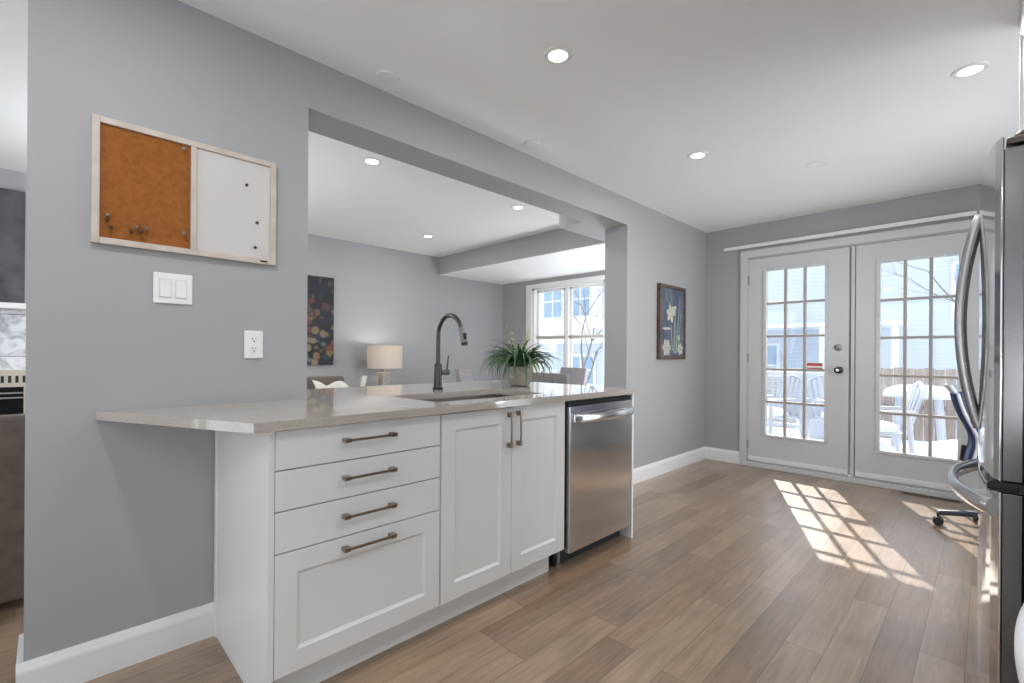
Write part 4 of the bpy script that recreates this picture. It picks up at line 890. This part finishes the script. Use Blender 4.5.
# ------------------------------------------------------------------ outdoors
GZ = -0.75
g = MB(); rnd = random.Random(11)
def gh(u, v):
    x, y = -45 + 80 * u, YB + 3.6 + 60 * v
    return Vector((x, y, GZ + 0.12 * math.sin(x * 0.9) * math.cos(y * 0.7) + 0.05 * math.sin(2.3 * x + y)))
g.grid(gh, 60, 50); g.box(-45, -40, GZ - 0.1, 35, YB + T, GZ - 0.05); g.box(-45, YB + T, GZ - 0.3, 35, YB + 3.7, GZ - 0.05)
o = g.build('ground', M['snow']); o['kind'] = 'structure'
struct('deck', MB().box(-3.2, YB + T, -0.22, 2.2, YB + 3.4, -0.10, 0.01), M['fence'], 'timber deck outside the french doors')
s_ = MB(); s_.grid(lambda u, v: Vector((-3.15 + 5.3 * u, YB + T + 0.25 + 3.1 * v, -0.095 + 0.05 * min(1, v * 6) + 0.03 * math.sin(9 * u + 3 * v) * v + 0.025 * math.sin(13 * u * v + 5 * v))), 50, 30)
o = s_.build('snow', M['snow']); o['kind'] = 'stuff'; tag(o, 'snow lying on the deck outside the doors', 'snow')
# eave over the back wall
struct('trim_8', MB().box(XW - T, YB + T, 2.52, XR + T + 1.5, YB + 0.95, 2.62), M['trim'], 'roof eave over the back wall')
struct('roof', MB().box(XW - T, YF - T, H + 0.125, XR + T, YB + T, 2.62), M['trim'])
# railing
t = thing('deck_railing', 'white balustrade railing along the far edge of the snowy deck', 'railing', (-3.1, YB + 3.3, -0.10))
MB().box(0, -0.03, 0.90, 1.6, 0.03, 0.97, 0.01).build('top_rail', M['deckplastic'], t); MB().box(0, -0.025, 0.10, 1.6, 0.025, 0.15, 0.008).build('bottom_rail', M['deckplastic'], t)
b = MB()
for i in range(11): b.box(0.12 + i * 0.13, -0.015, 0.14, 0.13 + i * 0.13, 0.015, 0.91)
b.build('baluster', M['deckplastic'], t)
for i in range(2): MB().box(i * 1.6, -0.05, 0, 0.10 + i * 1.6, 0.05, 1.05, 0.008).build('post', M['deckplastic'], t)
# resin chairs
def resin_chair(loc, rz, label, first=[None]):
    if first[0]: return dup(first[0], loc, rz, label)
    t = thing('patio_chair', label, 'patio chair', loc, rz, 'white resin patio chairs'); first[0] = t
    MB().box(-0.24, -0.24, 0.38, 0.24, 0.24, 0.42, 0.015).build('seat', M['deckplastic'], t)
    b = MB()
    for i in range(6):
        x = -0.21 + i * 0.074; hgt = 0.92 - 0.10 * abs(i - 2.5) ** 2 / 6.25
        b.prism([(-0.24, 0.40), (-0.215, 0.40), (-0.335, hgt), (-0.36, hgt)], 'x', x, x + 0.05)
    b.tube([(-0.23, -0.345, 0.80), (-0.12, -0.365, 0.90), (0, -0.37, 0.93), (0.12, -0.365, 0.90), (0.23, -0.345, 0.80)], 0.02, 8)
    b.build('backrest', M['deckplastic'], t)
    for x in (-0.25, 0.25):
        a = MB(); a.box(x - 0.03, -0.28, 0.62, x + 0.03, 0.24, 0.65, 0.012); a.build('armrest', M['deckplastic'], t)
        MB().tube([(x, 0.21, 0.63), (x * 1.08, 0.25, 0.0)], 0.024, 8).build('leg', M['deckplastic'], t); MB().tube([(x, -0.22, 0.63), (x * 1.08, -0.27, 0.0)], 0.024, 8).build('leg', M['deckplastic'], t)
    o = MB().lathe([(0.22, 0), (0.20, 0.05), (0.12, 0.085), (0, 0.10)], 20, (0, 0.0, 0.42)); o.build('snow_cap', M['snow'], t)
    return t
DZ = -0.075
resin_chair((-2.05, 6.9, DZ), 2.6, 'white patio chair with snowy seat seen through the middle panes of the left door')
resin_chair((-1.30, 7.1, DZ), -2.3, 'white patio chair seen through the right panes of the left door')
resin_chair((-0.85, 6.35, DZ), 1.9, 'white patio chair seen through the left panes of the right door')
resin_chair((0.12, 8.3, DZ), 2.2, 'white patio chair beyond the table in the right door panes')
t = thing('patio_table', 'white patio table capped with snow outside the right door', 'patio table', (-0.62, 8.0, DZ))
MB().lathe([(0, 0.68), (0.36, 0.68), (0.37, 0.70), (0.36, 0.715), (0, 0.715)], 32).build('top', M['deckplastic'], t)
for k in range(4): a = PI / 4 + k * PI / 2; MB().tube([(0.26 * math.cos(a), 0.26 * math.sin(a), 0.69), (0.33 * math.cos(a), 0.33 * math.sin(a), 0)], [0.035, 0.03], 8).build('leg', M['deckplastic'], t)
MB().lathe([(0.36, 0), (0.34, 0.06), (0.22, 0.11), (0, 0.13)], 28, (0, 0, 0.713)).build('snow_cap', M['snow'], t)
t = thing('planter_box', 'white deck box with snow on it outside the door with the knob', 'deck box', (-1.45, 8.0, DZ))
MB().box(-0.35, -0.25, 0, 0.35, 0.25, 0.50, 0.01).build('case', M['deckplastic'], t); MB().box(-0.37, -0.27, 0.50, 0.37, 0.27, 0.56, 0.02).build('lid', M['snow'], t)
s_ = MB(); s_.lathe([(0.55, 0), (0.50, 0.14), (0.34, 0.26), (0.15, 0.32), (0, 0.33)], 26, (0, 0, 0)); o = s_.build('snow_mound', M['snow'], None, (-0.14, 6.95, DZ - 0.02)); o['kind'] = 'stuff'; tag(o, 'mound of snow on the deck behind the office chair', 'snow')

def house(name, label, x0, x1, y0, y1, h, sid, wins, roofh=1.6, doors=(), band=None, cat='house'):
    t = thing(name, label, cat, ((x0 + x1) / 2, y0, GZ)); W2 = (x1 - x0) / 2; D = y1 - y0
    MB().box(-W2, 0, -0.2, W2, D, h).build('wall', sid, t)
    rf = MB(); rf.prism([(-W2 - 0.4, h), (W2 + 0.4, h), (W2 + 0.4, h + 0.12), (0, h + roofh), (-W2 - 0.4, h + 0.12)], 'y', -0.45, D + 0.4); rf.build('roof', M['snow'], t)
    for (xa, xb, za, zb) in wins:
        f = MB(); f.box(xa - 0.09, -0.05, za - 0.09, xb + 0.09, 0.0, zb + 0.09, 0.01); f = f.build('window', M['trim'], t)
        MB().box(xa, -0.06, za, xb, -0.045, zb).build('pane', M['housewindow'], f)
        mm = MB(); mm.box((xa + xb) / 2 - 0.03, -0.07, za, (xa + xb) / 2 + 0.03, -0.055, zb); mm.box(xa, -0.07, (za + zb) / 2 - 0.03, xb, -0.055, (za + zb) / 2 + 0.03); mm.build('sash_bar', M['trim'], f)
    if band:
        for (xa, xb, za, zb, dd) in band: MB().box(xa, -dd, za, xb, 0.0, zb, 0.01).build('porch_roof', M['snow'], t)
    for (xa, xb, za, zb) in doors: MB().box(xa, -0.04, za, xb, 0.0, zb, 0.01).build('garage_door', M['trim'], t)
    return t
hs = house('house', 'blue-grey sided house seen through both french doors', -9.5, 1.6, 17.0, 25.0, 6.2, M['bluesiding'], [(3.35, 4.55, 2.9, 4.3), (-3.6, -2.6, 3.2, 4.6), (0.4, 1.4, 0.9, 2.2), (-2.0, -0.9, 0.9, 2.2)], band=[(-5.3, 2.4, 2.70, 2.80, 1.6)])
for x in (-4.9, -3.2, -1.2, 0.6, 2.2): MB().box(x, -1.5, 0, x + 0.14, -1.36, 2.70).build('porch_post', M['trim'], hs)
house('house', 'white sided house with blue-glass windows outside the dining window', -24.5, -11.0, 16.0, 24.0, 6.6, M['whitesiding'], [(-4.3, -2.9, 3.3, 5.2), (3.66, 4.66, 3.5, 4.9), (5.25, 6.15, 3.5, 4.9)], doors=((-0.4, 2.6, 0.0, 2.2),))
house('garage', 'low blue-grey garage outside the dining window beside the street', -9.7, -7.4, 11.6, 14.2, 2.2, M['bluesiding'], [(-0.6, 0.3, 1.0, 1.8)], 0.8, cat='garage')
# brown fence at the back right and grey brick wall at left
t = thing('board_fence', 'brown board fence behind the snowy yard at the right door', 'fence', (-1.9, 10.2, GZ))
b = MB()
for i in range(30): b.box(i * 0.13, -0.012, 0.05, i * 0.13 + 0.122, 0.012, 1.68 + 0.012 * math.sin(i * 2.3))
b.build('board', M['fence'], t)
for x in (0.0, 1.9, 3.8): MB().box(x - 0.05, 0.012, 0, x + 0.05, 0.11, 1.75, 0.006).build('post', M['fence'], t)
MB().box(0, 0.012, 0.3, 3.9, 0.05, 0.38).build('rail', M['fence'], t); MB().box(0, 0.012, 1.0, 3.9, 0.05, 1.08).build('rail', M['fence'], t)
t = thing('brick_wall', 'low grey brick garden wall seen through the left panes of the left door', 'garden wall', (-3.6, 10.4, GZ))
MB().box(0, 0, 0, 0.9, 0.3, 1.45, 0.008).build('masonry', M['brickwall'], t); MB().box(-0.04, -0.04, 1.45, 0.94, 0.34, 1.56, 0.03, 3).build('snow_cap', M['snow'], t)
# car
t = thing('car', 'blue car parked in front of the white sided house', 'car', (-11.9, 11.0, GZ))
b = MB(); b.prism([(-2.1, 0.28), (2.1, 0.28), (2.15, 0.75), (1.9, 0.88), (1.0, 0.95), (0.45, 1.42), (-1.0, 1.45), (-1.75, 0.98), (-2.1, 0.9)], 'y', 0, 1.7, 0.05); b.build('body', M['carpaint'], t)
b = MB(); b.prism([(-0.95, 0.99), (0.80, 0.97), (0.38, 1.37), (-0.92, 1.39)], 'y', -0.012, 0.02); b.build('side_window', M['blackglass'], t)
for x in (-1.35, 1.35):
    for y in (0.0, 1.5): MB().cyl((x, y, 0.31), (x, y + 0.2, 0.31), 0.31, n=24).build('wheel', M['tyre'], t)
MB().box(-0.95, 0.1, 1.44, 0.40, 1.6, 1.53, 0.04, 3).build('snow_cap', M['snow'], t)
# winter trees
def tree(loc, h, label, seed, spread=0.55):
    rnd = random.Random(seed); t = thing('bare_tree', label, 'tree', loc, 0, 'bare winter trees')
    tr_, br = MB(), MB()
    def grow(mb, p, d, L, r, depth):
        pts = [p]; q = p
        for k in range(3):
            d = (d + Vector((rnd.uniform(-.16, .16), rnd.uniform(-.16, .16), rnd.uniform(-.05, .12)))).normalized(); q = q + d * L / 3; pts.append(q)
        mb.tube(pts, [r, r * 0.88, r * 0.76, r * 0.66], 5 if depth < 3 else 6, cap=False)
        if depth == 0: return
        for k in range(3 if depth > 1 else 4):
            a = rnd.uniform(0, 2 * PI); ax = d.orthogonal().normalized(); ax.rotate(Quaternion(d, a)); nd = (d + ax * rnd.uniform(spread * 0.7, spread * 1.5)).normalized()
            grow(br, pts[rnd.choice((1, 2, 3, 3))] if depth < 4 else pts[rnd.choice((2, 3))], nd, L * rnd.uniform(0.58, 0.82), r * 0.52, depth - 1)
    grow(tr_, Vector((0, 0, -0.1)), Vector((0, 0, 1)), h * 0.36, h * 0.011, 5)
    tr_.build('trunk', M['bark'], t); br.build('branches', M['bark'], t)
tree((0.35, 12.2, GZ), 6.0, 'bare tree whose branches fill the upper right door panes', 5)
tree((-6.9, 9.4, GZ), 4.6, 'bare tree at the right side of the dining window', 21)
